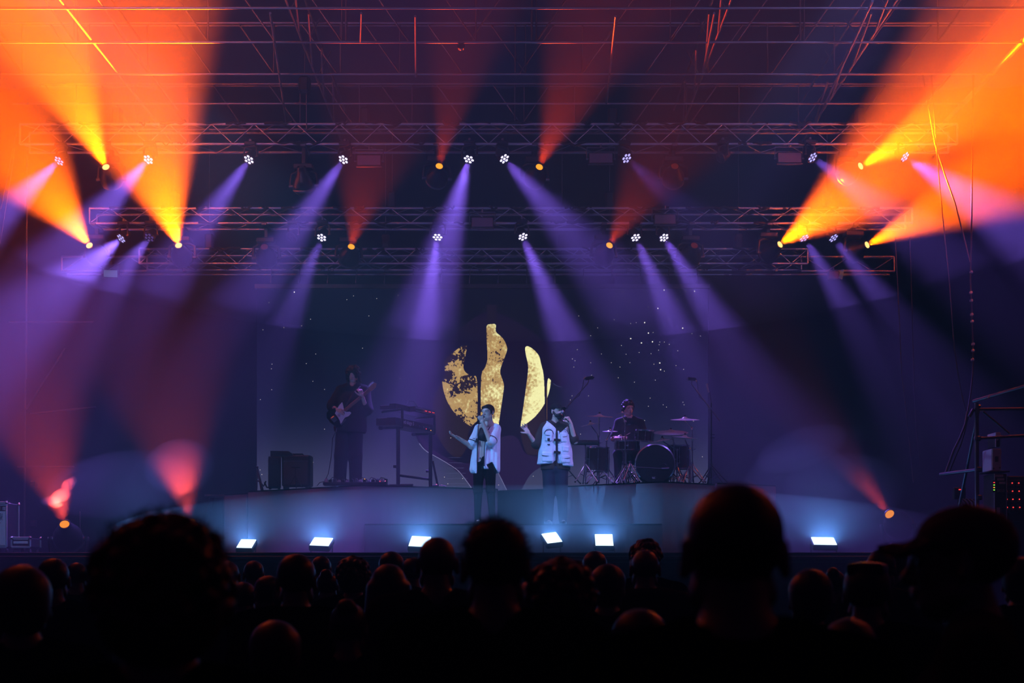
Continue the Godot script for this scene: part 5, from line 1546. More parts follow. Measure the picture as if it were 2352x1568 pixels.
func torso(f: Field, J: Dictionary, g: float, low := true) -> void:
	var side: Vector3 = (J.sb - J.sa).normalized()
	var w: float = J.get("w", 1.0)
	f.cap(J.sa, J.sa.lerp(J.nk, 0.8), 0.050 * w + g, 0.050 + g, 0.05)
	f.cap(J.sb, J.sb.lerp(J.nk, 0.8), 0.050 * w + g, 0.050 + g, 0.05)
	for s: float in [-1.0, 1.0]:
		f.cap(J.ch + side * s * 0.068 * w, J.wa + side * s * 0.050 * w, 0.098 * w + g, 0.084 * w + g, 0.05)
		if low: f.cap(J.wa + side * s * 0.050 * w, J.pe + side * s * 0.066 * w, 0.084 * w + g, 0.096 * w + g, 0.05)

func arm(f: Field, s: Vector3, e: Vector3, h: Vector3, g: float, upto := 2.0, k := 0.03) -> void:
	f.cap(s, s.lerp(e, minf(upto, 1.0)), 0.050 + g, 0.040 + g, k)
	if upto > 1.0: f.cap(e, e.lerp(h, minf(upto - 1.0, 1.0)), 0.038 + g, 0.027 + g, k)

func leg(f: Field, h: Vector3, k: Vector3, a: Vector3, g: float, upto := 2.0) -> void:
	f.cap(h, h.lerp(k, minf(upto, 1.0)), 0.080 + g, 0.056 + g, 0.03)
	if upto > 1.0: f.cap(k, k.lerp(a, minf(upto - 1.0, 1.0)), 0.054 + g, 0.036 + g, 0.03)

func body_mesh(J: Dictionary, cell: float, pose_a: String, pose_b: String) -> ArrayMesh:
	var f := Field.new()
	torso(f, J, 0.0)
	f.cap(J.nk + Vector3(0, -0.02, 0), J.hd + J.hb * Vector3(0, -0.05, -0.012), 0.058, 0.054, 0.03)
	arm(f, J.sa, J.ea, J.wra, 0.0)
	arm(f, J.sb, J.eb, J.wrb, 0.0)
	leg(f, J.ha, J.ka, J.aa, 0.0)
	leg(f, J.hb2, J.kb, J.ab, 0.0)
	for a: Vector3 in [J.aa, J.ab]:
		var dir: Vector3 = J.get("toe", Vector3(0, 0, 1))
		f.cap(a + Vector3(0, -0.03, 0), a + Vector3(0, -0.055, 0) + dir * 0.13, 0.036, 0.028, 0.03)
	var mb := MB.new()
	mb.add(f.mesh(cell), Transform3D.IDENTITY)
	mb.add(head_mesh(), Transform3D(J.hb, J.hd))
	mb.add(hand_mesh(pose_a), Transform3D(J.hba, J.wra))
	mb.add(hand_mesh(pose_b), Transform3D(J.hbb, J.wrb))
	return mb.mesh()

func shoes(J: Dictionary, cell: float) -> ArrayMesh:
	var f := Field.new()
	var dir: Vector3 = J.get("toe", Vector3(0, 0, 1))
	for a: Vector3 in [J.aa, J.ab]:
		f.cap(a + Vector3(0, 0.03, 0), a + Vector3(0, -0.03, 0), 0.048, 0.046, 0.02)
		f.cap(a + Vector3(0, -0.05, 0) - dir * 0.03, a + Vector3(0, -0.06, 0) + dir * 0.15, 0.044, 0.036, 0.03)
		f.box(a + Vector3(0, -0.14, 0), Vector3(0.3, 0.045, 0.4), 0.0, 0.005, 1)
	return f.mesh(cell)

func hand_basis(fingers: Vector3, palm: Vector3, left: bool) -> Basis:   # columns for hand_mesh; a left hand is mirrored
	var y := fingers.normalized()
	var z := (palm - y * palm.dot(y)).normalized()
	var x := y.cross(z)
	return Basis(-x if left else x, y, z)

func hair_mesh(kind: String) -> ArrayMesh:      # in head space
	var key := "hair_" + kind
	if cache.has(key): return cache[key]
	var f := Field.new()
	var r := RandomNumberGenerator.new()
	r.seed = 40 + kind.length()
	var cell := 0.008
	match kind:
		"buzz":
			f.ell(Vector3(0, 0.033, -0.015), Vector3(0.0765, 0.0835, 0.0970), 0.02)
			f.ell(Vector3(0, -0.055, 0.07), Vector3(0.088, 0.105, 0.09), 0.008, 1)
			f.ell(Vector3(0.085, -0.02, 0.0), Vector3(0.03, 0.045, 0.045), 0.006, 1)
			f.ell(Vector3(-0.085, -0.02, 0.0), Vector3(0.03, 0.045, 0.045), 0.006, 1)
			f.box(Vector3(0, -0.13, 0), Vector3(0.2, 0.08, 0.2), 0.0, 0.006, 1)
		"short", "pixie":
			f.ell(Vector3(0, 0.036, -0.020), Vector3(0.080, 0.086, 0.100), 0.02)
			f.ell(Vector3(0, -0.055, 0.07), Vector3(0.085, 0.098, 0.085), 0.01, 1)
			if kind == "short":
				f.ell(Vector3(0.087, -0.02, 0.0), Vector3(0.03, 0.042, 0.04), 0.006, 1)
				f.ell(Vector3(-0.087, -0.02, 0.0), Vector3(0.03, 0.042, 0.04), 0.006, 1)
				f.box(Vector3(0, -0.145, 0), Vector3(0.2, 0.08, 0.2), 0.0, 0.01, 1)
			if kind == "pixie":
				f.cap(Vector3(-0.05, 0.075, 0.055), Vector3(0.03, 0.085, 0.06), 0.016, 0.018, 0.02)
				f.cap(Vector3(0.072, 0.03, 0.02), Vector3(0.070, -0.03, 0.02), 0.012, 0.007, 0.015)
				f.cap(Vector3(-0.072, 0.03, 0.02), Vector3(-0.070, -0.03, 0.02), 0.012, 0.007, 0.015)
				cell = 0.006
		"thick":
			f.ell(Vector3(0, 0.042, -0.024), Vector3(0.092, 0.094, 0.108), 0.02)
			f.ell(Vector3(0, -0.02, -0.05), Vector3(0.080, 0.075, 0.070), 0.03)
			f.ell(Vector3(0, -0.055, 0.08), Vector3(0.085, 0.095, 0.085), 0.01, 1)
		"flat":
			f.ell(Vector3(0, 0.030, -0.020), Vector3(0.084, 0.085, 0.102), 0.02)
			f.box(Vector3(0, 0.094, -0.015), Vector3(0.066, 0.018, 0.080), 0.014, 0.02)
			f.ell(Vector3(0, -0.055, 0.08), Vector3(0.085, 0.095, 0.085), 0.01, 1)
		"curly", "mop", "afro":
			var big := 0.0 if kind == "curly" else 0.012 if kind == "mop" else 0.022
			f.ell(Vector3(0, 0.04, -0.022), Vector3(0.086 + big, 0.092 + big, 0.104 + big), 0.02)
			f.ell(Vector3(0, -0.01, -0.045), Vector3(0.085 + big, 0.08 + big, 0.075 + big), 0.02)
			for i in 190:
				var d := Vector3(r.randfn(), r.randfn(), r.randfn()).normalized()
				if d.z > 0.45 and d.y < 0.45: continue
				if d.y < -0.55: continue
				f.ell(Vector3(0, 0.03, -0.025) + d * Vector3(0.086 + big, 0.092 + big, 0.104 + big), Vector3.ONE * r.randf_range(0.011, 0.023), 0.004)
			cell = 0.0065
			f.ell(Vector3(0, -0.045, 0.10), Vector3(0.080, 0.085, 0.085), 0.01, 1)
		"long", "locks":
			f.ell(Vector3(0, 0.038, -0.022), Vector3(0.086, 0.090, 0.104), 0.02)
			for i in 11:
				var t := -1.0 + 2.0 * i / 10.0
				var a := t * 1.9
				var p := Vector3(sin(a) * 0.078, 0.01, -0.02 - cos(a) * 0.075)
				f.cap(p, p * Vector3(1.35, 1, 1.0) + Vector3(0, -0.30 - 0.03 * cos(i * 2.3), -0.045), 0.032, 0.024, 0.02)
			f.ell(Vector3(0, -0.055, 0.085), Vector3(0.072, 0.10, 0.085), 0.01, 1)
		"shaggy":       # long curls to the shoulders, falling over the face as well
			f.ell(Vector3(0, 0.04, -0.015), Vector3(0.105, 0.100, 0.115), 0.02)
			for i in 330:
				var a := r.randf() * TAU
				var y := r.randf_range(-0.20, 0.13)
				var rad := 0.104 if y > 0.03 else 0.108 - (0.03 - y) * 0.05
				rad *= sqrt(maxf(0.05, 1.0 - pow(maxf(0.0, y - 0.02) / 0.125, 2)))
				var d := Vector3(sin(a) * rad, y, cos(a) * rad * 1.02 - 0.012)
				if d.z > 0.05 and absf(d.x) < 0.055 and y < 0.05: continue
				f.ell(d, Vector3.ONE * r.randf_range(0.010, 0.024), 0.004)
			cell = 0.0065
			f.ell(Vector3(0, -0.05, 0.11), Vector3(0.046, 0.09, 0.06), 0.01, 1)
		"bun", "tail":
			f.ell(Vector3(0, 0.036, -0.020), Vector3(0.082, 0.087, 0.102), 0.02)
			if kind == "bun": f.ell(Vector3(0, 0.10, -0.085), Vector3(0.045, 0.042, 0.042), 0.015)
			else:
				f.cap(Vector3(0, 0.05, -0.11), Vector3(0, -0.03, -0.16), 0.03, 0.036, 0.02)
				f.cap(Vector3(0, -0.03, -0.16), Vector3(0, -0.19, -0.15), 0.034, 0.016, 0.02)
			f.ell(Vector3(0, -0.055, 0.08), Vector3(0.085, 0.095, 0.085), 0.01, 1)
	cache[key] = f.mesh(cell)
	return cache[key]

func cap_mesh() -> ArrayMesh:
	if cache.has("ball_cap"): return cache.ball_cap
	var f := Field.new()
	f.ell(Vector3(0, 0.050, -0.014), Vector3(0.084, 0.072, 0.101), 0.015)
	f.box(Vector3(0, -0.05, 0), Vector3(0.2, 0.085, 0.2), 0.0, 0.008, 1)
	f.cap(Vector3(-0.045, 0.040, 0.09), Vector3(0.045, 0.040, 0.09), 0.008, 0.008, 0.015)
	for i in 7:
		var x := -0.060 + 0.02 * i
		f.cap(Vector3(x, 0.041 - absf(x) * 0.1, 0.06), Vector3(x * 0.95, 0.036 - absf(x) * 0.3, 0.160 - x * x * 9.0), 0.009, 0.007, 0.012)
	f.ell(Vector3(0, 0.122, -0.014), Vector3(0.009, 0.006, 0.009), 0.004)
	cache.ball_cap = f.mesh(0.0055)
	return cache.ball_cap

func beard_mesh() -> ArrayMesh:
	var f := Field.new()
	f.ell(Vector3(0, -0.072, 0.046), Vector3(0.056, 0.052, 0.052), 0.02)
	f.cap(Vector3(-0.066, -0.01, 0.0), Vector3(-0.052, -0.07, 0.03), 0.012, 0.020, 0.02)
	f.cap(Vector3(0.066, -0.01, 0.0), Vector3(0.052, -0.07, 0.03), 0.012, 0.020, 0.02)
	f.cap(Vector3(-0.024, -0.046, 0.088), Vector3(0.024, -0.046, 0.088), 0.010, 0.010, 0.01)
	f.ell(Vector3(0, -0.060, 0.106), Vector3(0.020, 0.009, 0.018), 0.006, 1)
	f.ell(Vector3(0, -0.005, 0.085), Vector3(0.052, 0.036, 0.05), 0.012, 1)
	return f.mesh(0.0055)

func face_bits(head: Node3D, X: Transform3D, brow: Material) -> void:
	for s: float in [-1.0, 1.0]:
		part(MB.new().ball(X * Vector3(s * 0.031, 0.003, 0.079), Vector3(0.008, 0.006, 0.008), 10, X.basis).mesh(), "eye", M.eye_dark, head)
		part(MB.new().tube([X * Vector3(s * 0.014, 0.020, 0.086), X * Vector3(s * 0.032, 0.024, 0.084), X * Vector3(s * 0.050, 0.017, 0.070)], 0.0042, 6).mesh(), "eyebrow", brow, head)
	part(MB.new().ball(X * Vector3(0, -0.061, 0.091), Vector3(0.019, 0.008, 0.008), 10, X.basis).mesh(), "lips", M.lip, head)

func microphone(label: String, a: Vector3, b: Vector3) -> void:   # from the ball at the mouth to the tail
	var o := thing("microphone", label, "microphone", a)
	var d := b - a
	part(MB.new().tube([d.normalized() * 0.02, d], [0.019, 0.013], 12).mesh(), "handle", M.black_metal, o)
	part(MB.new().ball(Vector3.ZERO, Vector3(0.027, 0.027, 0.027), 14).mesh(), "grille_ball", M.alu, o)
	part(MB.new().lathe([Vector2(0.027, 0.004), Vector2(0.029, 0.010), Vector2(0.026, 0.016)], Transform3D(along(d), Vector3.ZERO), 14).mesh(), "ring", M.steel, o)

func singers() -> void:
	woman()
	man()
	guitarist()
	drummer()

func woman() -> void:
	var Z := 18.75
	var o := thing("person", "singer in an open white baseball shirt and shiny black trousers, microphone at her mouth", "person", Vector3(P(1120, 0, Z).x, PLAT, -Z))
	var W := func(x: float, y: float, z: float) -> Vector3: return Vector3((x - 1120.0) / 160.0, (1206.0 - y) / 160.0, z)
	var hb := Basis(Vector3.UP, -0.62) * Basis(Vector3(1, 0, 0), 0.02) * Basis(Vector3(0, 0, 1), 0.06)
	var J := {"w": 0.88, "hd": W.call(1121, 947.5, 0.02), "hb": hb, "nk": W.call(1122, 971, -0.01), "sa": W.call(1101, 985, 0.02), "sb": W.call(1139, 984, -0.02), "ch": W.call(1119, 1000, 0.0), "wa": W.call(1111, 1038, 0.0), "pe": W.call(1112, 1059, 0.0),
		"ha": W.call(1100, 1068, 0.0), "hb2": W.call(1126, 1068, 0.0), "ka": W.call(1098, 1127, 0.04), "kb": W.call(1127, 1126, 0.05), "aa": W.call(1097, 1193, 0.0), "ab": W.call(1131, 1191, 0.02),
		"ea": W.call(1083, 1026, 0.07), "wra": W.call(1053, 1008, 0.17), "eb": W.call(1127, 1019, 0.16), "wrb": W.call(1110, 975, 0.21), "toe": Vector3(0.15, 0, 1).normalized()}
	J.hba = hand_basis(Vector3(-0.75, 0.35, 0.35), Vector3(0.2, 0.9, 0.3), false)
	J.hbb = hand_basis(Vector3(-0.35, 0.9, 0.1), Vector3(-0.2, 0.1, -1.0), true)
	var b := part(body_mesh(J, 0.012, "open", "grip"), "body", M.skin, o)
	var X := Transform3D(hb, J.hd)
	face_bits(b, X, M.hair)
	part(hair_mesh("pixie"), "hair", M.hair, o, X)
	part(MB.new().tube([X * Vector3(0.085, -0.045, -0.012), X * Vector3(0.088, -0.06, -0.012), X * Vector3(0.086, -0.10, -0.012)], 0.006, 6).mesh(), "earring", M.chrome, o)
	# black top and trousers
	var f := Field.new()
	f.cap(W.call(1109, 1003, 0.055), W.call(1126, 1003, 0.05), 0.078, 0.075, 0.03)
	f.cap(W.call(1105, 985, 0.06), W.call(1110, 1000, 0.09), 0.02, 0.05, 0.03)
	part(f.mesh(0.011), "crop_top", M.trim_dark, o)
	f = Field.new()
	f.cap(W.call(1104, 1050, 0.0), W.call(1106, 1062, 0.0), 0.086, 0.095, 0.04)
	f.cap(W.call(1119, 1050, 0.0), W.call(1121, 1062, 0.0), 0.084, 0.095, 0.04)
	leg(f, J.ha, J.ka, J.aa, 0.010)
	leg(f, J.hb2, J.kb, J.ab, 0.010)
	f.ell(J.ka + Vector3(0, -0.02, 0.035), Vector3(0.055, 0.016, 0.035), 0.02)
	f.ell(J.kb + Vector3(0, -0.02, 0.035), Vector3(0.055, 0.016, 0.035), 0.02)
	f.box(W.call(1112, 1036, 0), Vector3(0.3, 0.062, 0.3), 0.0, 0.01, 1)
	part(f.mesh(0.012), "trousers", M.latex, o)
	part(shoes(J, 0.013), "shoes", M.latex, o)
	part(MB.new().ball(W.call(1103, 1053, 0.105), Vector3(0.016, 0.013, 0.006), 10).mesh(), "belt_buckle", M.chrome, o)
	# the open baseball shirt
	f = Field.new()
	f.cap(J.sa, J.nk.lerp(J.sa, 0.35) + Vector3(0, -0.01, -0.02), 0.068, 0.052, 0.03)
	f.cap(J.sb, J.nk.lerp(J.sb, 0.35) + Vector3(0, -0.01, -0.02), 0.068, 0.052, 0.03)
	f.cap(W.call(1104, 994, 0.01), W.call(1091, 1078, 0.02), 0.092, 0.080, 0.04)
	f.cap(W.call(1136, 994, -0.01), W.call(1136, 1078, 0.0), 0.085, 0.082, 0.04)
	f.cap(W.call(1120, 995, -0.035), W.call(1114, 1078, -0.05), 0.11, 0.125, 0.05)
	f.cap(W.call(1114, 1000, 0.06), W.call(1117, 1072, 0.065), 0.05, 0.072, 0.04)
	for q in [[1087, 1040, 0.07], [1094, 1055, 0.10], [1140, 1045, 0.075], [1131, 1050, 0.09]]:   # hanging folds
		f.cap(W.call(q[0] + 2, q[1] - 35, q[2] - 0.01), W.call(q[0], q[1] + 36, q[2]), 0.010, 0.018, 0.025)
	f.cap(J.sa, J.sa.lerp(J.ea, 0.80), 0.066, 0.078, 0.03)
	f.cap(J.sb, J.sb.lerp(J.eb, 0.86), 0.066, 0.080, 0.03)
	f.box(W.call(1104.5, 1050, 0.14), Vector3(0.046, 0.45, 0.15), 0.0, 0.012, 1, Basis(Vector3(0, 0, 1), -0.02))
	f.box(W.call(1112, 992, 0.12), Vector3(0.050, 0.16, 0.12), 0.0, 0.012, 1, Basis(Vector3(0, 0, 1), 0.22))
	f.box(W.call(1088, 1116, 0), Vector3(0.25, 0.175, 0.4), 0.0, 0.008, 1, Basis(Vector3(0, 0, 1), -0.10))
	f.box(W.call(1119, 1110, 0.1), Vector3(0.075, 0.20, 0.16), 0.0, 0.008, 1)
	f.box(W.call(1140, 1118, 0), Vector3(0.17, 0.19, 0.4), 0.0, 0.008, 1, Basis(Vector3(0, 0, 1), -0.12))
	f.box(W.call(1131, 1078, 0.1), Vector3(0.045, 0.09, 0.14), 0.0, 0.008, 1, Basis(Vector3(0, 0, 1), 0.5))
	f.cap(J.nk + Vector3(0, -0.03, 0), J.nk + Vector3(0, 0.09, 0), 0.062, 0.068, 0.01, 1)
	var js := part(f.mesh(0.0115), "jersey", M.jersey, o)
	part(MB.new().tube([W.call(1125.5, 982, 0.085), W.call(1121, 990, 0.128), W.call(1116.5, 1003, 0.150), W.call(1113.5, 1030, 0.148), W.call(1112.5, 1072, 0.148)], 0.0065, 6).mesh(), "front_piping", M.trim_dark, js)
	part(MB.new().tube([W.call(1103, 985, 0.085), W.call(1099, 1003, 0.118), W.call(1096.8, 1035, 0.115), W.call(1096, 1082, 0.10)], 0.0055, 6).mesh(), "front_piping", M.trim_dark, js)
	var cuff: Vector3 = J.sb.lerp(J.eb, 0.80)
	part(MB.new().lathe([Vector2(0.083, -0.008), Vector2(0.087, 0.0), Vector2(0.083, 0.008)], Transform3D(along(J.eb - J.sb), cuff), 20).mesh(), "cuff_stripe", M.trim_dark, js)
	cuff = J.sa.lerp(J.ea, 0.74)
	part(MB.new().lathe([Vector2(0.079, -0.007), Vector2(0.083, 0.0), Vector2(0.079, 0.007)], Transform3D(along(J.ea - J.sa), cuff), 20).mesh(), "cuff_stripe", M.trim_dark, js)
	letters("CA", 0.062, M.trim_dark, js, Transform3D(Basis(Vector3.UP, -0.25) * Basis(Vector3(0, 0, 1), -0.06), W.call(1091.5, 1014, 0.118)), 0.03)
	microphone("black microphone held by the singer in the white baseball shirt", o.position + W.call(1110, 958.5, 0.155), o.position + W.call(1095, 977, 0.235))

func man() -> void:
	var Z := 18.75
	var o := thing("person", "bearded singer in a white utility vest and dark cap with one palm raised", "person", Vector3(P(1275, 0, Z).x, PLAT, -Z))
	var W := func(x: float, y: float, z: float) -> Vector3: return Vector3((x - 1275.0) / 160.0, (1206.0 - y) / 160.0, z)
	var hb := Basis(Vector3.UP, 0.75) * Basis(Vector3(1, 0, 0), -0.10)
	var J := {"w": 1.06, "hd": W.call(1278.5, 945, 0.02), "hb": hb, "nk": W.call(1276, 969, -0.01), "sa": W.call(1251, 981, 0.0), "sb": W.call(1303, 980, 0.0), "ch": W.call(1277, 1002, 0.0), "wa": W.call(1275, 1042, 0.0), "pe": W.call(1275, 1070, 0.0),
		"ha": W.call(1262, 1078, 0.0), "hb2": W.call(1288, 1078, 0.0), "ka": W.call(1261, 1135, 0.03), "kb": W.call(1291, 1135, 0.03), "aa": W.call(1260, 1193, 0.0), "ab": W.call(1293, 1193, 0.0),
		"ea": W.call(1231, 1021, 0.03), "wra": W.call(1214, 998, 0.14), "eb": W.call(1320, 1014, 0.06), "wrb": W.call(1309, 974, 0.17), "toe": Vector3(0.1, 0, 1).normalized()}
	J.hba = hand_basis(Vector3(-0.55, 0.8, 0.15), Vector3(0.35, 0.3, 0.9), false)
	J.hbb = hand_basis(Vector3(-0.45, 0.85, 0.25), Vector3(-0.8, -0.3, -0.5), true)
	var b := part(body_mesh(J, 0.012, "open", "grip"), "body", M.skin, o)
	var X := Transform3D(hb, J.hd)
	face_bits(b, X, M.hair)
	part(hair_mesh("short"), "hair", M.hair, o, X)
	part(cap_mesh(), "cap", M.cap_cloth, o, X)
	part(beard_mesh(), "beard", M.hair, o, X)
	var f := Field.new()
	torso(f, J, 0.014)
	f.cap(W.call(1262, 1050, 0), W.call(1262, 1076, 0), 0.115, 0.125, 0.04)
	f.cap(W.call(1290, 1050, 0), W.call(1290, 1076, 0), 0.115, 0.125, 0.04)
	f.cap(J.sa, J.sa.lerp(J.ea, 0.95), 0.074, 0.082, 0.03)
	f.cap(J.sb, J.sb.lerp(J.eb, 0.85), 0.072, 0.076, 0.03)
	f.box(W.call(1275, 1110, 0), Vector3(0.4, 0.19, 0.4), 0.0, 0.01, 1)
	f.cap(J.nk + Vector3(0, 0.0, 0), J.nk + Vector3(0, 0.12, 0), 0.066, 0.07, 0.01, 1)
	part(f.mesh(0.012), "shirt", M.brown_tee, o)
	f = Field.new()
	f.cap(W.call(1264, 1074, 0), W.call(1286, 1074, 0), 0.118, 0.118, 0.04)
	leg(f, J.ha, J.ka, J.aa, 0.026)
	leg(f, J.hb2, J.kb, J.ab, 0.026)
	part(f.mesh(0.013), "trousers", M.navy_cloth, o)
	part(shoes(J, 0.013), "shoes", M.black, o)
	# the vest
	f = Field.new()
	f.cap(W.call(1257, 978, 0.0), W.call(1262, 973, -0.01), 0.055, 0.058, 0.03)
	f.cap(W.call(1297, 978, 0.0), W.call(1292, 973, -0.01), 0.055, 0.058, 0.03)
	for s: float in [-1.0, 1.0]:
		f.cap(W.call(1276 + s * 13, 992, 0.01), W.call(1276 + s * 15, 1040, 0.015), 0.135, 0.138, 0.05)
		f.cap(W.call(1275 + s * 15, 1040, 0.015), W.call(1275 + s * 21, 1068, 0.025), 0.138, 0.132, 0.05)
	f.box(W.call(1250, 1096, 0), Vector3(0.26, 0.185, 0.5), 0.0, 0.01, 1, Basis(Vector3(0, 0, 1), 0.02))
	f.box(W.call(1304, 1100, 0), Vector3(0.26, 0.18, 0.5), 0.0, 0.01, 1, Basis(Vector3(0, 0, 1), -0.04))
	f.box(W.call(1278, 1040, 0.2), Vector3(0.011, 0.45, 0.17), 0.0, 0.008, 1)
	f.box(W.call(1276, 968, 0.12), Vector3(0.075, 0.17, 0.2), 0.0, 0.012, 1, Basis(Vector3(0, 0, 1), PI / 4).scaled(Vector3(1, 1, 1)))
	f.cap(J.nk + Vector3(0, -0.06, 0), J.nk + Vector3(0, 0.12, 0), 0.078, 0.085, 0.01, 1)
	f.cap(W.call(1239, 982, 0), W.call(1240, 1002, 0), 0.075, 0.07, 0.02, 1)
	f.cap(W.call(1315, 982, 0), W.call(1314, 1002, 0), 0.075, 0.07, 0.02, 1)
	var v := part(f.mesh(0.0115), "vest", M.vest, o)
	for q in [[1260, 1004, 0.055, 0.075, 0.133], [1294, 1007, 0.05, 0.07, 0.135], [1257, 1051, 0.085, 0.075, 0.145], [1298, 1033, 0.055, 0.045, 0.142], [1298, 1056, 0.07, 0.06, 0.142]]:
		var pk := Field.new()
		pk.box(W.call(q[0], q[1], q[4]), Vector3(q[2], q[3], 0.028), 0.024, 0.01, 0, Basis(Vector3.UP, (q[0] - 1276.0) * 0.012))
		var pm := part(pk.mesh(0.009), "pocket", M.vest, v)
		if q[3] > 0.05:
			part(MB.new().tube([W.call(q[0] - q[2] * 150, q[1] - q[3] * 40, q[4] + 0.014), W.call(q[0] - q[2] * 40, q[1] - q[3] * 20, q[4] + 0.030), W.call(q[0] + q[2] * 40, q[1] - q[3] * 20, q[4] + 0.030), W.call(q[0] + q[2] * 150, q[1] - q[3] * 40, q[4] + 0.014)], 0.004, 6).mesh(), "flap_edge", M.trim_dark, v)
	for k in 2:      # arched zips over the chest pockets
		var c: float = [1260.0, 1294.0][k]
		var pts := []
		for j in 9:
			var a := PI * j / 8.0
			pts.append(W.call(c + cos(a) * 10.5, 999 - sin(a) * 11, 0.158 - absf(cos(a)) * 0.02))
		part(MB.new().tube(pts, 0.0045, 6).mesh(), "zip", M.trim_dark, v)
	part(MB.new().tube([W.call(1278.3, 993, 0.135), W.call(1278.6, 1030, 0.15), W.call(1278.8, 1066, 0.155)], 0.0085, 6).mesh(), "front_zip", M.trim_dark, v)
	for y: float in [1013.0, 1041.0]:
		part(MB.new().box(W.call(1279, y, 0.165), Vector3(0.095, 0.036, 0.014), 0.004, Basis(Vector3(0, 0, 1), -0.08)).mesh(), "buckle_strap", M.trim_dark, v)
		part(MB.new().box(W.call(1279, y, 0.175), Vector3(0.036, 0.044, 0.012), 0.004, Basis(Vector3(0, 0, 1), -0.08)).mesh(), "buckle", M.black, v)
	part(MB.new().box(W.call(1259.5, 1012, 0.164), Vector3(0.034, 0.042, 0.008), 0.002).mesh(), "patch", M.trim_dark, v)
	part(MB.new().box(W.call(1259.5, 1023, 0.164), Vector3(0.040, 0.012, 0.010), 0.002).mesh(), "tab", M.trim_dark, v)
	microphone("silver topped microphone held by the bearded singer in the white vest", o.position + W.call(1291, 949, 0.155), o.position + W.call(1305.5, 973, 0.21))

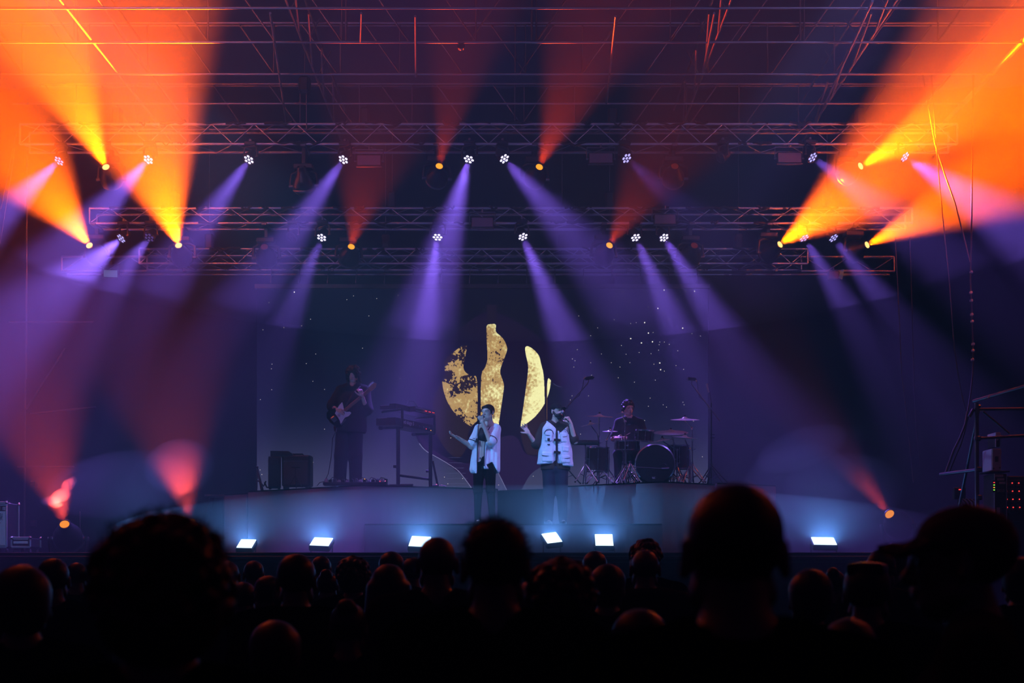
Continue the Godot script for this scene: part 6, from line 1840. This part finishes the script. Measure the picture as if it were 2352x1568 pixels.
func guitarist() -> void:
	var Z := 20.35
	var s := F / Z
	var o := thing("person", "long haired guitarist in an oversized black shirt and wide trousers", "person", Vector3(P(800, 0, Z).x, RISER, -Z))
	var W := func(x: float, y: float, z: float) -> Vector3: return Vector3((x - 800.0) / s, (1118.0 - y) / s, z)
	var hb := Basis(Vector3.UP, -0.15) * Basis(Vector3(1, 0, 0), 0.25)
	var J := {"w": 1.1, "hd": W.call(812, 861, 0.04), "hb": hb, "nk": W.call(810, 886, 0.0), "sa": W.call(784, 898, 0.0), "sb": W.call(838, 898, 0.0), "ch": W.call(810, 920, 0.0), "wa": W.call(806, 958, 0.0), "pe": W.call(803, 985, 0.0),
		"ha": W.call(788, 992, 0.0), "hb2": W.call(817, 992, 0.0), "ka": W.call(784, 1048, 0.03), "kb": W.call(817, 1048, 0.03), "aa": W.call(780, 1106, 0.0), "ab": W.call(817, 1106, 0.0),
		"ea": W.call(765, 936, 0.04), "wra": W.call(777, 944, 0.24), "eb": W.call(843, 943, 0.08), "wrb": W.call(836, 914, 0.22), "toe": Vector3(-0.1, 0, 1).normalized()}
	J.hba = hand_basis(Vector3(0.75, -0.35, 0.25), Vector3(0.1, -0.3, -1.0), false)
	J.hbb = hand_basis(Vector3(-0.35, 0.9, 0.2), Vector3(-0.4, 0.1, -0.9), true)
	var b := part(body_mesh(J, 0.013, "relaxed", "fret"), "body", M.skin, o)
	var X := Transform3D(hb, J.hd)
	face_bits(b, X, M.hair)
	part(hair_mesh("shaggy"), "hair", M.hair, o, X)
	var f := Field.new()
	torso(f, J, 0.03)
	for t: float in [-1.0, 1.0]:
		f.cap(W.call(808 + t * 12, 925, 0.01), W.call(805 + t * 15, 985, 0.02), 0.145, 0.155, 0.05)
	f.cap(J.sa, J.sa.lerp(J.ea, 0.93), 0.085, 0.105, 0.04)
	f.cap(J.sb, J.sb.lerp(J.eb, 0.98), 0.085, 0.100, 0.04)
	f.cap(W.call(842, 915, -0.02), W.call(848, 940, -0.02), 0.06, 0.07, 0.03)
	f.box(W.call(803, 1022, 0), Vector3(0.4, 0.19, 0.4), 0.0, 0.012, 1, Basis(Vector3(0, 0, 1), -0.05))
	f.cap(J.nk + Vector3(0, 0.01, 0.01), J.nk + Vector3(0, 0.12, 0.02), 0.070, 0.07, 0.01, 1)
	part(f.mesh(0.013), "shirt", M.dark_cloth, o)
	f = Field.new()
	f.cap(W.call(792, 983, 0), W.call(814, 983, 0), 0.125, 0.125, 0.05)
	f.cap(J.ha, J.ka, 0.115, 0.105, 0.04)
	f.cap(J.ka, J.aa + Vector3(0, -0.02, 0), 0.105, 0.098, 0.03)
	f.cap(J.hb2, J.kb, 0.115, 0.105, 0.04)
	f.cap(J.kb, J.ab + Vector3(0, -0.02, 0), 0.105, 0.098, 0.03)
	f.box(W.call(800, 1150, 0), Vector3(0.5, 0.23, 0.5), 0.0, 0.01, 1)
	part(f.mesh(0.014), "trousers", M.navy_cloth, o)
	part(shoes(J, 0.013), "shoes", M.white_paint, o)
	part(MB.new().tube([W.call(836, 893, -0.10), W.call(830, 889, 0.05), W.call(818, 905, 0.19), W.call(806, 925, 0.215), W.call(796, 940, 0.22)], 0.022, 6).mesh(), "guitar_strap", M.trim_dark, o)
	# the guitar: x along the neck
	var c: Vector3 = W.call(785, 957, 0.235)
	var g := thing("electric_guitar", "black electric guitar with a pale pickguard and a maple neck", "guitar", o.position + c)
	var ang := atan2(62.0, 73.0)
	var G := Basis(Vector3.UP, 0.10) * Basis(Vector3(0, 0, 1), ang)
	var outline := PackedVector2Array()
	for q in [[-0.19, 0.0], [-0.185, 0.09], [-0.13, 0.155], [-0.05, 0.15], [0.03, 0.115], [0.10, 0.13], [0.175, 0.135], [0.195, 0.115], [0.15, 0.075], [0.125, 0.03], [0.125, -0.03], [0.17, -0.06], [0.175, -0.10], [0.12, -0.135], [0.05, -0.12], [-0.03, -0.14], [-0.10, -0.165], [-0.165, -0.12]]:
		outline.append(Vector2(q[0], q[1]))
	part(MB.new().prism(outline, -0.022, 0.022).mesh(), "body", M.guitar_body, g, Transform3D(G, Vector3.ZERO))
	var pg := PackedVector2Array()
	for q in [[-0.05, -0.02], [-0.045, 0.06], [0.03, 0.095], [0.10, 0.118], [0.155, 0.122], [0.135, 0.08], [0.11, 0.034], [0.105, -0.034], [0.15, -0.065], [0.15, -0.095], [0.09, -0.105], [0.03, -0.085], [-0.03, -0.105], [-0.09, -0.125], [-0.06, -0.075]]:
		pg.append(Vector2(q[0], q[1]))
	part(MB.new().prism(pg, 0.022, 0.027).mesh(), "pickguard", M.pickguard, g, Transform3D(G, Vector3.ZERO))
	part(MB.new().box(Vector3(0.34, 0, 0.022), Vector3(0.50, 0.050, 0.022), 0.008).mesh(), "neck", M.maple, g, Transform3D(G, Vector3.ZERO))
	for k in 12: part(MB.new().box(Vector3(0.13 + 0.036 * k, 0, 0.034), Vector3(0.003, 0.046, 0.003), 0.001).mesh(), "fret", M.steel, g, Transform3D(G, Vector3.ZERO))
	var hs := PackedVector2Array()
	for q in [[0.585, -0.024], [0.62, -0.035], [0.70, -0.030], [0.745, 0.005], [0.735, 0.03], [0.69, 0.042], [0.60, 0.038], [0.585, 0.024]]: hs.append(Vector2(q[0], q[1]))
	var h := part(MB.new().prism(hs, 0.004, 0.02).mesh(), "headstock", M.maple, g, Transform3D(G, Vector3.ZERO))
	for k in 6: part(MB.new().tube([Vector3(0.615 + 0.021 * k, 0.036, 0.012), Vector3(0.613 + 0.021 * k, 0.062, 0.012)], 0.006, 6).ball(Vector3(0.613 + 0.021 * k, 0.066, 0.012), Vector3(0.009, 0.008, 0.006), 8).mesh(), "tuner", M.chrome, h)
	for k in 6: part(MB.new().tube([Vector3(-0.12, -0.017 + 0.007 * k, 0.038), Vector3(0.60, -0.014 + 0.0056 * k, 0.038)], 0.0009, 4).mesh(), "string", M.steel, g, Transform3D(G, Vector3.ZERO))
	part(MB.new().box(Vector3(-0.115, 0, 0.03), Vector3(0.07, 0.085, 0.012), 0.003).mesh(), "bridge", M.chrome, g, Transform3D(G, Vector3.ZERO))
	part(MB.new().box(Vector3(0.06, 0, 0.03), Vector3(0.03, 0.075, 0.01), 0.004).mesh(), "pickup", M.chrome, g, Transform3D(G, Vector3.ZERO))
	part(MB.new().box(Vector3(-0.03, -0.125, 0.027), Vector3(0.12, 0.028, 0.006), 0.002, Basis(Vector3(0, 0, 1), 0.1)).tube([Vector3(-0.06, -0.128, 0.03), Vector3(-0.06, -0.128, 0.048)], 0.010, 10).tube([Vector3(-0.02, -0.124, 0.03), Vector3(-0.02, -0.124, 0.048)], 0.010, 10).mesh(), "control_plate", M.chrome, g, Transform3D(G, Vector3.ZERO))
	part(MB.new().ball(Vector3(0.18, 0.125, -0.0), Vector3(0.008, 0.014, 0.008), 8).mesh(), "strap_button", M.chrome, g, Transform3D(G, Vector3.ZERO))
	var jack := G * Vector3(-0.17, -0.13, 0.0)
	var lead := part(MB.new().tube([jack, jack + Vector3(-0.01, -0.05, 0.0)], 0.009, 8).mesh(), "jack_plug", M.chrome, g)
	var cl := part(MB.new().tube([jack + Vector3(-0.01, -0.04, 0), W.call(768, 1010, 0.20) - c, W.call(765, 1050, 0.2) - c, W.call(758, 1090, 0.18) - c, W.call(750, 1108, 0.22) - c, W.call(738, 1110, 0.16) - c, W.call(731, 1116, 0.1) - c], 0.006, 6).mesh(), "guitar_lead", M.cable, null, Transform3D(Basis.IDENTITY, g.position))
	tag(cl, "black lead hanging from the guitar down to the riser", "cable")

func drummer() -> void:
	var Z := 20.75
	var s := F / Z
	var o := thing("person", "curly haired drummer in a dark shirt sitting behind the drum kit", "person", Vector3(P(1445, 0, Z).x, RISER, -Z))
	var W := func(x: float, y: float, z: float) -> Vector3: return Vector3((x - 1445.0) / s, (1121.0 - y) / s, z)
	var hb := Basis(Vector3.UP, 0.35) * Basis(Vector3(1, 0, 0), 0.2)
	var J := {"w": 1.0, "hd": W.call(1443, 937, 0.03), "hb": hb, "nk": W.call(1445, 960, 0.0), "sa": W.call(1421, 970, 0.0), "sb": W.call(1470, 970, 0.0), "ch": W.call(1446, 992, 0.0), "wa": W.call(1446, 1024, -0.02), "pe": W.call(1446, 1042, -0.03),
		"ha": W.call(1432, 1046, 0.0), "hb2": W.call(1460, 1046, 0.0), "ka": W.call(1414, 1047, 0.40), "kb": W.call(1474, 1047, 0.36), "aa": W.call(1414, 1109, 0.42), "ab": W.call(1476, 1109, 0.40),
		"ea": W.call(1408, 1008, 0.06), "wra": W.call(1424, 1010, 0.28), "eb": W.call(1484, 1008, 0.06), "wrb": W.call(1466, 1008, 0.30), "toe": Vector3(0, 0, 1)}
	J.hba = hand_basis(Vector3(0.5, 0.1, 0.8), Vector3(0.2, -1, 0.1), false)
	J.hbb = hand_basis(Vector3(-0.5, 0.1, 0.8), Vector3(-0.2, -1, 0.1), true)
	var b := part(body_mesh(J, 0.014, "grip", "grip"), "body", M.skin, o)
	var X := Transform3D(hb, J.hd)
	face_bits(b, X, M.hair)
	part(hair_mesh("curly"), "hair", M.hair, o, X)
	var f := Field.new()
	torso(f, J, 0.016)
	f.cap(J.sa, J.sa.lerp(J.ea, 0.8), 0.066, 0.062, 0.03)
	f.cap(J.sb, J.sb.lerp(J.eb, 0.8), 0.066, 0.062, 0.03)
	f.cap(J.nk + Vector3(0, 0.01, 0), J.nk + Vector3(0, 0.12, 0), 0.064, 0.064, 0.01, 1)
	part(f.mesh(0.014), "shirt", M.dark_cloth, o)
	f = Field.new()
	f.cap(J.ha, J.hb2, 0.105, 0.105, 0.04)
	leg(f, J.ha, J.ka, J.aa, 0.016)
	leg(f, J.hb2, J.kb, J.ab, 0.016)
	part(f.mesh(0.015), "trousers", M.dark_cloth, o)
	part(shoes(J, 0.014), "shoes", M.black, o)
	for k in 2:
		var w: Vector3 = J.wra if k == 0 else J.wrb
		var st := part(MB.new().tube([Vector3(0, 0, -0.06), Vector3(0.10 if k == 0 else -0.05, 0.04, 0.36)], [0.007, 0.005], 8).mesh(), "drumstick", M.maple, null, Transform3D(Basis.IDENTITY, o.position + w + Vector3(0, 0.0, 0.07)))
		tag(st, ["drumstick in the drummer's hand over the snare, on the left", "drumstick in the drummer's hand by the rack tom, on the right"][k], "drumstick")
	var t := thing("drum_stool", "low round drum stool under the drummer", "stool", o.position + Vector3(0, 0, -0.06))
	part(MB.new().lathe([Vector2(0, 0.385), Vector2(0.15, 0.385), Vector2(0.165, 0.40), Vector2(0.16, 0.43), Vector2(0, 0.44)], Transform3D.IDENTITY, 20).mesh(), "seat", M.black, t)
	tripod(t, Vector3.ZERO, 0.39, 0.22)

# ------------------------------------------------------------------ the crowd, seen from behind
func crowd_kit(kind: String) -> Dictionary:
	var key := "kit_" + kind
	if cache.has(key): return cache[key]
	var w: float = {"broad": 1.12, "plain": 1.0, "slim": 0.86, "heavy": 1.24}[kind]
	var sh: float = {"broad": 0.205, "plain": 0.185, "slim": 0.155, "heavy": 0.20}[kind]
	var J := {"w": w, "hd": Vector3(0, 1.600, 0.02), "hb": Basis.IDENTITY, "nk": Vector3(0, 1.455, -0.02), "sa": Vector3(-sh, 1.40, -0.02), "sb": Vector3(sh, 1.40, -0.02), "ch": Vector3(0, 1.28, 0), "wa": Vector3(0, 1.08, 0), "pe": Vector3(0, 0.93, 0),
		"ha": Vector3(-0.085, 0.88, 0), "hb2": Vector3(0.085, 0.88, 0), "ka": Vector3(-0.10, 0.48, 0.02), "kb": Vector3(0.10, 0.48, 0.02), "aa": Vector3(-0.11, 0.095, -0.02), "ab": Vector3(0.11, 0.095, -0.02),
		"ea": Vector3(-sh - 0.06, 1.11, -0.03), "wra": Vector3(-sh - 0.06, 0.87, 0.05), "eb": Vector3(sh + 0.06, 1.11, -0.03), "wrb": Vector3(sh + 0.06, 0.87, 0.05)}
	J.hba = hand_basis(Vector3(0.05, -1, 0.1), Vector3(1, 0, 0), false)
	J.hbb = hand_basis(Vector3(-0.05, -1, 0.1), Vector3(-1, 0, 0), true)
	var d := {}
	d.body = body_mesh(J, 0.02, "relaxed", "relaxed")
	var f := Field.new()
	torso(f, J, 0.022)
	f.cap(Vector3(-0.07, 1.0, 0), Vector3(-0.07, 0.88, 0), 0.11 * w, 0.115 * w, 0.04)
	f.cap(Vector3(0.07, 1.0, 0), Vector3(0.07, 0.88, 0), 0.11 * w, 0.115 * w, 0.04)
	f.cap(J.sa, J.sa.lerp(J.ea, 0.8), 0.07, 0.066, 0.03)
	f.cap(J.sb, J.sb.lerp(J.eb, 0.8), 0.07, 0.066, 0.03)
	f.cap(J.nk + Vector3(0, 0.02, 0), J.nk + Vector3(0, 0.14, 0), 0.064, 0.064, 0.01, 1)
	d.shirt = f.mesh(0.018)
	f = Field.new()
	f.cap(J.ha, J.hb2, 0.112 * w, 0.112 * w, 0.05)
	leg(f, J.ha, J.ka, J.aa, 0.018)
	leg(f, J.hb2, J.kb, J.ab, 0.018)
	d.trousers = f.mesh(0.022)
	d.shoes = shoes(J, 0.018)
	f = Field.new()       # hood or collar lying on the shoulders
	for k in 9:
		var a := PI * (0.05 + 0.9 * k / 8.0)
		f.ell(J.nk + Vector3(cos(a) * 0.088, 0.005 + 0.012 * sin(a), -sin(a) * 0.085), Vector3(0.035, 0.030, 0.035), 0.02)
	d.collar = f.mesh(0.012)
	cache[key] = d
	return d

func fuzz(o: Node3D, X: Transform3D, rad: Vector3, count: int, length: float, m: Material, low := -0.35) -> void:     # loose curls standing off the head
	if not cache.has("curl"):
		var pts := []
		for i in 6: pts.append(Vector3(sin(i * 1.3) * 0.22, i / 5.0, (cos(i * 1.3) - 1.0) * 0.22))
		cache.curl = MB.new().tube(pts, [0.05, 0.048, 0.045, 0.04, 0.03, 0.012], 4, false).mesh()
	var mm := MultiMesh.new()
	mm.transform_format = MultiMesh.TRANSFORM_3D
	mm.mesh = cache.curl
	mm.instance_count = count
	var i := 0
	while i < count:
		var d := Vector3(rng.randfn(), rng.randfn(), rng.randfn()).normalized()
		if d.y < low or (d.z > 0.5 and d.y < 0.4): continue
		var p := X * (Vector3(0, 0.035, -0.022) + d * rad * 0.97)
		var g := (X.basis * (d + Vector3(rng.randfn(), rng.randfn(), rng.randfn()) * 0.45)).normalized()
		var l := length * rng.randf_range(0.4, 1.25)
		var B := along(g) * Basis(Vector3.UP, rng.randf() * TAU)
		mm.set_instance_transform(i, Transform3D(B.scaled_local(Vector3(length * 0.7, l, length * 0.7)), p))
		i += 1
	var n := MultiMeshInstance3D.new()
	n.multimesh = mm
	n.material_override = m
	n.name = "loose_curls"
	n.set_meta("kind", "stuff")
	o.add_child(n, true)

func fan(label: String, px: float, top: float, z: float, build: String, hair: String, yaw := 0.0, cloth := 0, extra := 0.0, collar := false, tilt := 0.0) -> void:
	var k := crowd_kit(build)
	var lift: float = {"none": 0.0, "buzz": 0.003, "short": 0.008, "thick": 0.02, "flat": 0.008, "curly": 0.035, "mop": 0.045, "afro": 0.06, "long": 0.014, "bun": 0.028, "tail": 0.008, "cap": 0.008}[hair]
	var y := EYE + (1318.0 - top) * z / F
	var sc := y / (1.712 + lift + extra)
	var o := thing("person", label, "person", Vector3((px - 1176.0) * z / F, 0, -z), "crowd seen from behind", PI + yaw)
	o.scale = Vector3.ONE * sc
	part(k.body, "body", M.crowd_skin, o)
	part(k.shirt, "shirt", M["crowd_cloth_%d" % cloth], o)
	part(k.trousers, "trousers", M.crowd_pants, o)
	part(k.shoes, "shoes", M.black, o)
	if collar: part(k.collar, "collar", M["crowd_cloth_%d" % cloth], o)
	var X := Transform3D(Basis.IDENTITY, Vector3(0, 1.600, 0.02))
	if hair == "cap":
		part(hair_mesh("short"), "hair", M.crowd_hair, o, X)
		part(cap_mesh(), "cap", M.cap_cloth, o, X)
	elif hair != "none":
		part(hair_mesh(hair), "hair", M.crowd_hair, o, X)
	if extra > 0.0:
		var big: float = {"curly": 0.0, "mop": 0.012, "afro": 0.022}.get(hair, -0.004)
		fuzz(o, X, Vector3(0.086 + big, 0.092 + big, 0.104 + big), 900 if z < 5.0 else 500, extra * 1.5, M.crowd_hair)

func crowd() -> void:
	# nearest row
	fan("person with a huge curly mop of hair, nearest the camera at left", 372, 1130, 2.16, "plain", "afro", 0.12, 0, 0.02)
	fan("person with a shaved head and sticking out ears, nearest the camera right of centre", 1690, 1110, 2.12, "plain", "buzz", 0.03, 1)
	fan("person in a cap whose brim points left, nearest the camera at right", 2226, 1162, 2.75, "broad", "cap", 1.2, 2)
	fan("person with short frizzy hair lit along its edge, near the middle", 1138, 1183, 3.25, "broad", "short", -0.05, 3, 0.012)
	fan("person with a puffy wispy hairdo right of the frizzy head in the middle", 1288, 1262, 3.9, "slim", "mop", 0.1, 4, 0.012)
	fan("person with thick hair in the bottom left corner", 50, 1299, 3.9, "plain", "thick", 0.35, 5)
	fan("short person in the front bottom, right of the huge curly mop", 632, 1426, 3.9, "slim", "thick", 0.1, 0, 0.0, true)
	fan("person with flat topped hair left of the brim of the near cap", 1992, 1288, 4.5, "broad", "flat", -0.4, 1)
	# second row
	fan("bald person with a blue lit crown in front of the third footlight", 1004, 1233, 5.35, "broad", "none", 0.05, 2)
	fan("person with cropped hair and broad shoulders below the second footlight", 680, 1272, 5.4, "heavy", "short", 0.0, 3, 0.0, true)
	fan("person with thick dark hair just right of the sticking out ears", 1862, 1308, 5.1, "slim", "thick", -0.1, 4)
	fan("person with long straight hair in front of the bald one", 893, 1295, 6.2, "slim", "long", 0.0, 5)
	fan("person with round hair right of the puffy wispy hairdo", 1396, 1296, 6.4, "plain", "thick", -0.15, 0)
	fan("person with thick hair between the corner head and the huge mop", 122, 1282, 6.7, "plain", "short", 0.3, 1)
	fan("broad person with a smooth cropped head below the squarest footlight", 1482, 1262, 7.3, "broad", "none", 0.0, 2, 0.0, true)
	fan("person with thick hair partly hidden at the right edge", 2345, 1281, 6.2, "plain", "thick", -0.2, 3, 0.0, true)
	fan("person with a ponytail left of the broad shoulders", 616, 1322, 7.4, "slim", "tail", 0.7, 4)
	fan("person with short hair at the extreme left edge", -22, 1318, 5.6, "plain", "short", 0.2, 5)
	# rear rows, close to the pit
	fan("person with curly hair below the second footlight, right of the broad shoulders", 812, 1268, 8.2, "plain", "mop", 0.0, 0, 0.010)
	fan("tall person with a curly crown over the smooth cropped head at right of centre", 1483, 1229, 8.3, "plain", "curly", 0.05, 1, 0.010)
	fan("person with short hair left of the near cap's brim, shorter of the pair", 2024, 1262, 7.7, "plain", "short", -0.6, 2)
	fan("person with thick hair left of the near cap's brim, taller of the pair", 2052, 1249, 9.2, "broad", "thick", -0.3, 3)
	fan("person with dark hair left of the bald one, near the pit", 899, 1267, 9.6, "plain", "thick", 0.1, 4)
	fan("person with short hair close behind the bald one's left ear", 948, 1280, 9.8, "slim", "short", 0.3, 5)
	fan("person with short hair under the squarest footlight, left", 1366, 1266, 10.0, "plain", "thick", -0.1, 0)
	fan("person with short hair beneath the far left footlight", 583, 1287, 10.6, "plain", "short", 0.2, 1)
	fan("person with short hair peeping out right of the broad shoulders", 738, 1276, 11.0, "plain", "short", 0.05, 2)
	fan("small person in front of the one peeping out right of the broad shoulders", 752, 1307, 9.4, "slim", "bun", 0.0, 3)
	fan("person with short hair just left of the huge curly mop", 176, 1292, 10.0, "plain", "short", 0.3, 4)
	fan("person with short hair just right of the huge curly mop", 524, 1288, 9.0, "plain", "none", 0.2, 5)
	fan("person with lit hair between the ears and the flat topped hair", 1916, 1303, 9.4, "slim", "bun", -0.4, 0)
	fan("person with long hair low between the frizzy head and the puffy hairdo", 1225, 1330, 7.0, "slim", "long", 0.0, 1)
	fan("small person low between the huge mop and the ponytail", 560, 1336, 7.8, "slim", "short", 0.0, 2)
	fan("person low at the bottom between the puffy hairdo and the ears", 1470, 1400, 3.6, "slim", "thick", 0.0, 3)
	fan("person with shoulders filling the bottom right of the curly mop", 800, 1375, 5.0, "slim", "bun", 0.0, 4)
	fan("person in the bottom right between the ears and the near cap", 1950, 1420, 3.4, "slim", "long", 0.0, 5)

# ------------------------------------------------------------------ smoke
func puff(label: String, c: Vector3, r: Vector3, density: float, tilt := 0.0) -> void:
	var f := FogVolume.new()
	f.name = numbered("smoke_puff")
	f.shape = RenderingServer.FOG_VOLUME_SHAPE_ELLIPSOID
	f.size = r * 2.0
	var m := FogMaterial.new()
	m.density = density
	m.albedo = Color(0.97, 0.97, 0.97)
	f.material = m
	add_child(f)
	f.position = c
	f.rotation.z = tilt
	tag(f, label, "smoke", "smoke puffs drifting over the stage", "stuff")

func smoke() -> void:
	var a := "thick orange lit smoke puff over the left floor lamp"
	for q in [[116, 1150, 24, 11, 0.1], [140, 1138, 24, 15, 0.4], [128, 1158, 16, 8, 0.0], [157, 1113, 17, 13, 0.6], [168, 1104, 10, 10, 0.4]]:
		var zz: float = 18.3 - (1203.0 - q[1]) / 164.0 * 1.2
		puff(a, P(q[0], q[1], zz), Vector3(q[2], q[3], (q[2] + q[3]) * 0.5) * zz / F, 0.5, q[4])
	puff("soft red lit smoke over the huge curly mop of hair", P(412, 1072, 18.5), Vector3(80, 64, 70) * 18.6 / F, 0.13, 0.2)
	puff("pale blue smoke bank between the left lamp and the curly mop", P(280, 1112, 18.4), Vector3(170, 75, 110) * 18.6 / F, 0.06, 0.15)
	a = "blue and pink smoke bank drifting over the right footlight"
	for q in [[1835, 1110, 130, 90, 0.2], [1940, 1120, 140, 80, 0.0], [1840, 1030, 110, 46, 0.35]]:
		puff(a, P(q[0], q[1], 18.3), Vector3(q[2], q[3], 80) * 18.3 / F, 0.10, q[4])
	puff("dense haze layer hanging under the stage roof", Vector3(0, 11.8, -20.5), Vector3(14.0, 6.4, 8.2), 0.030)
	puff("low white blue ground fog along the front of the stage", Vector3(0.3, DECK + 0.28, -17.75), Vector3(5.8, 0.66, 0.75), 0.26)
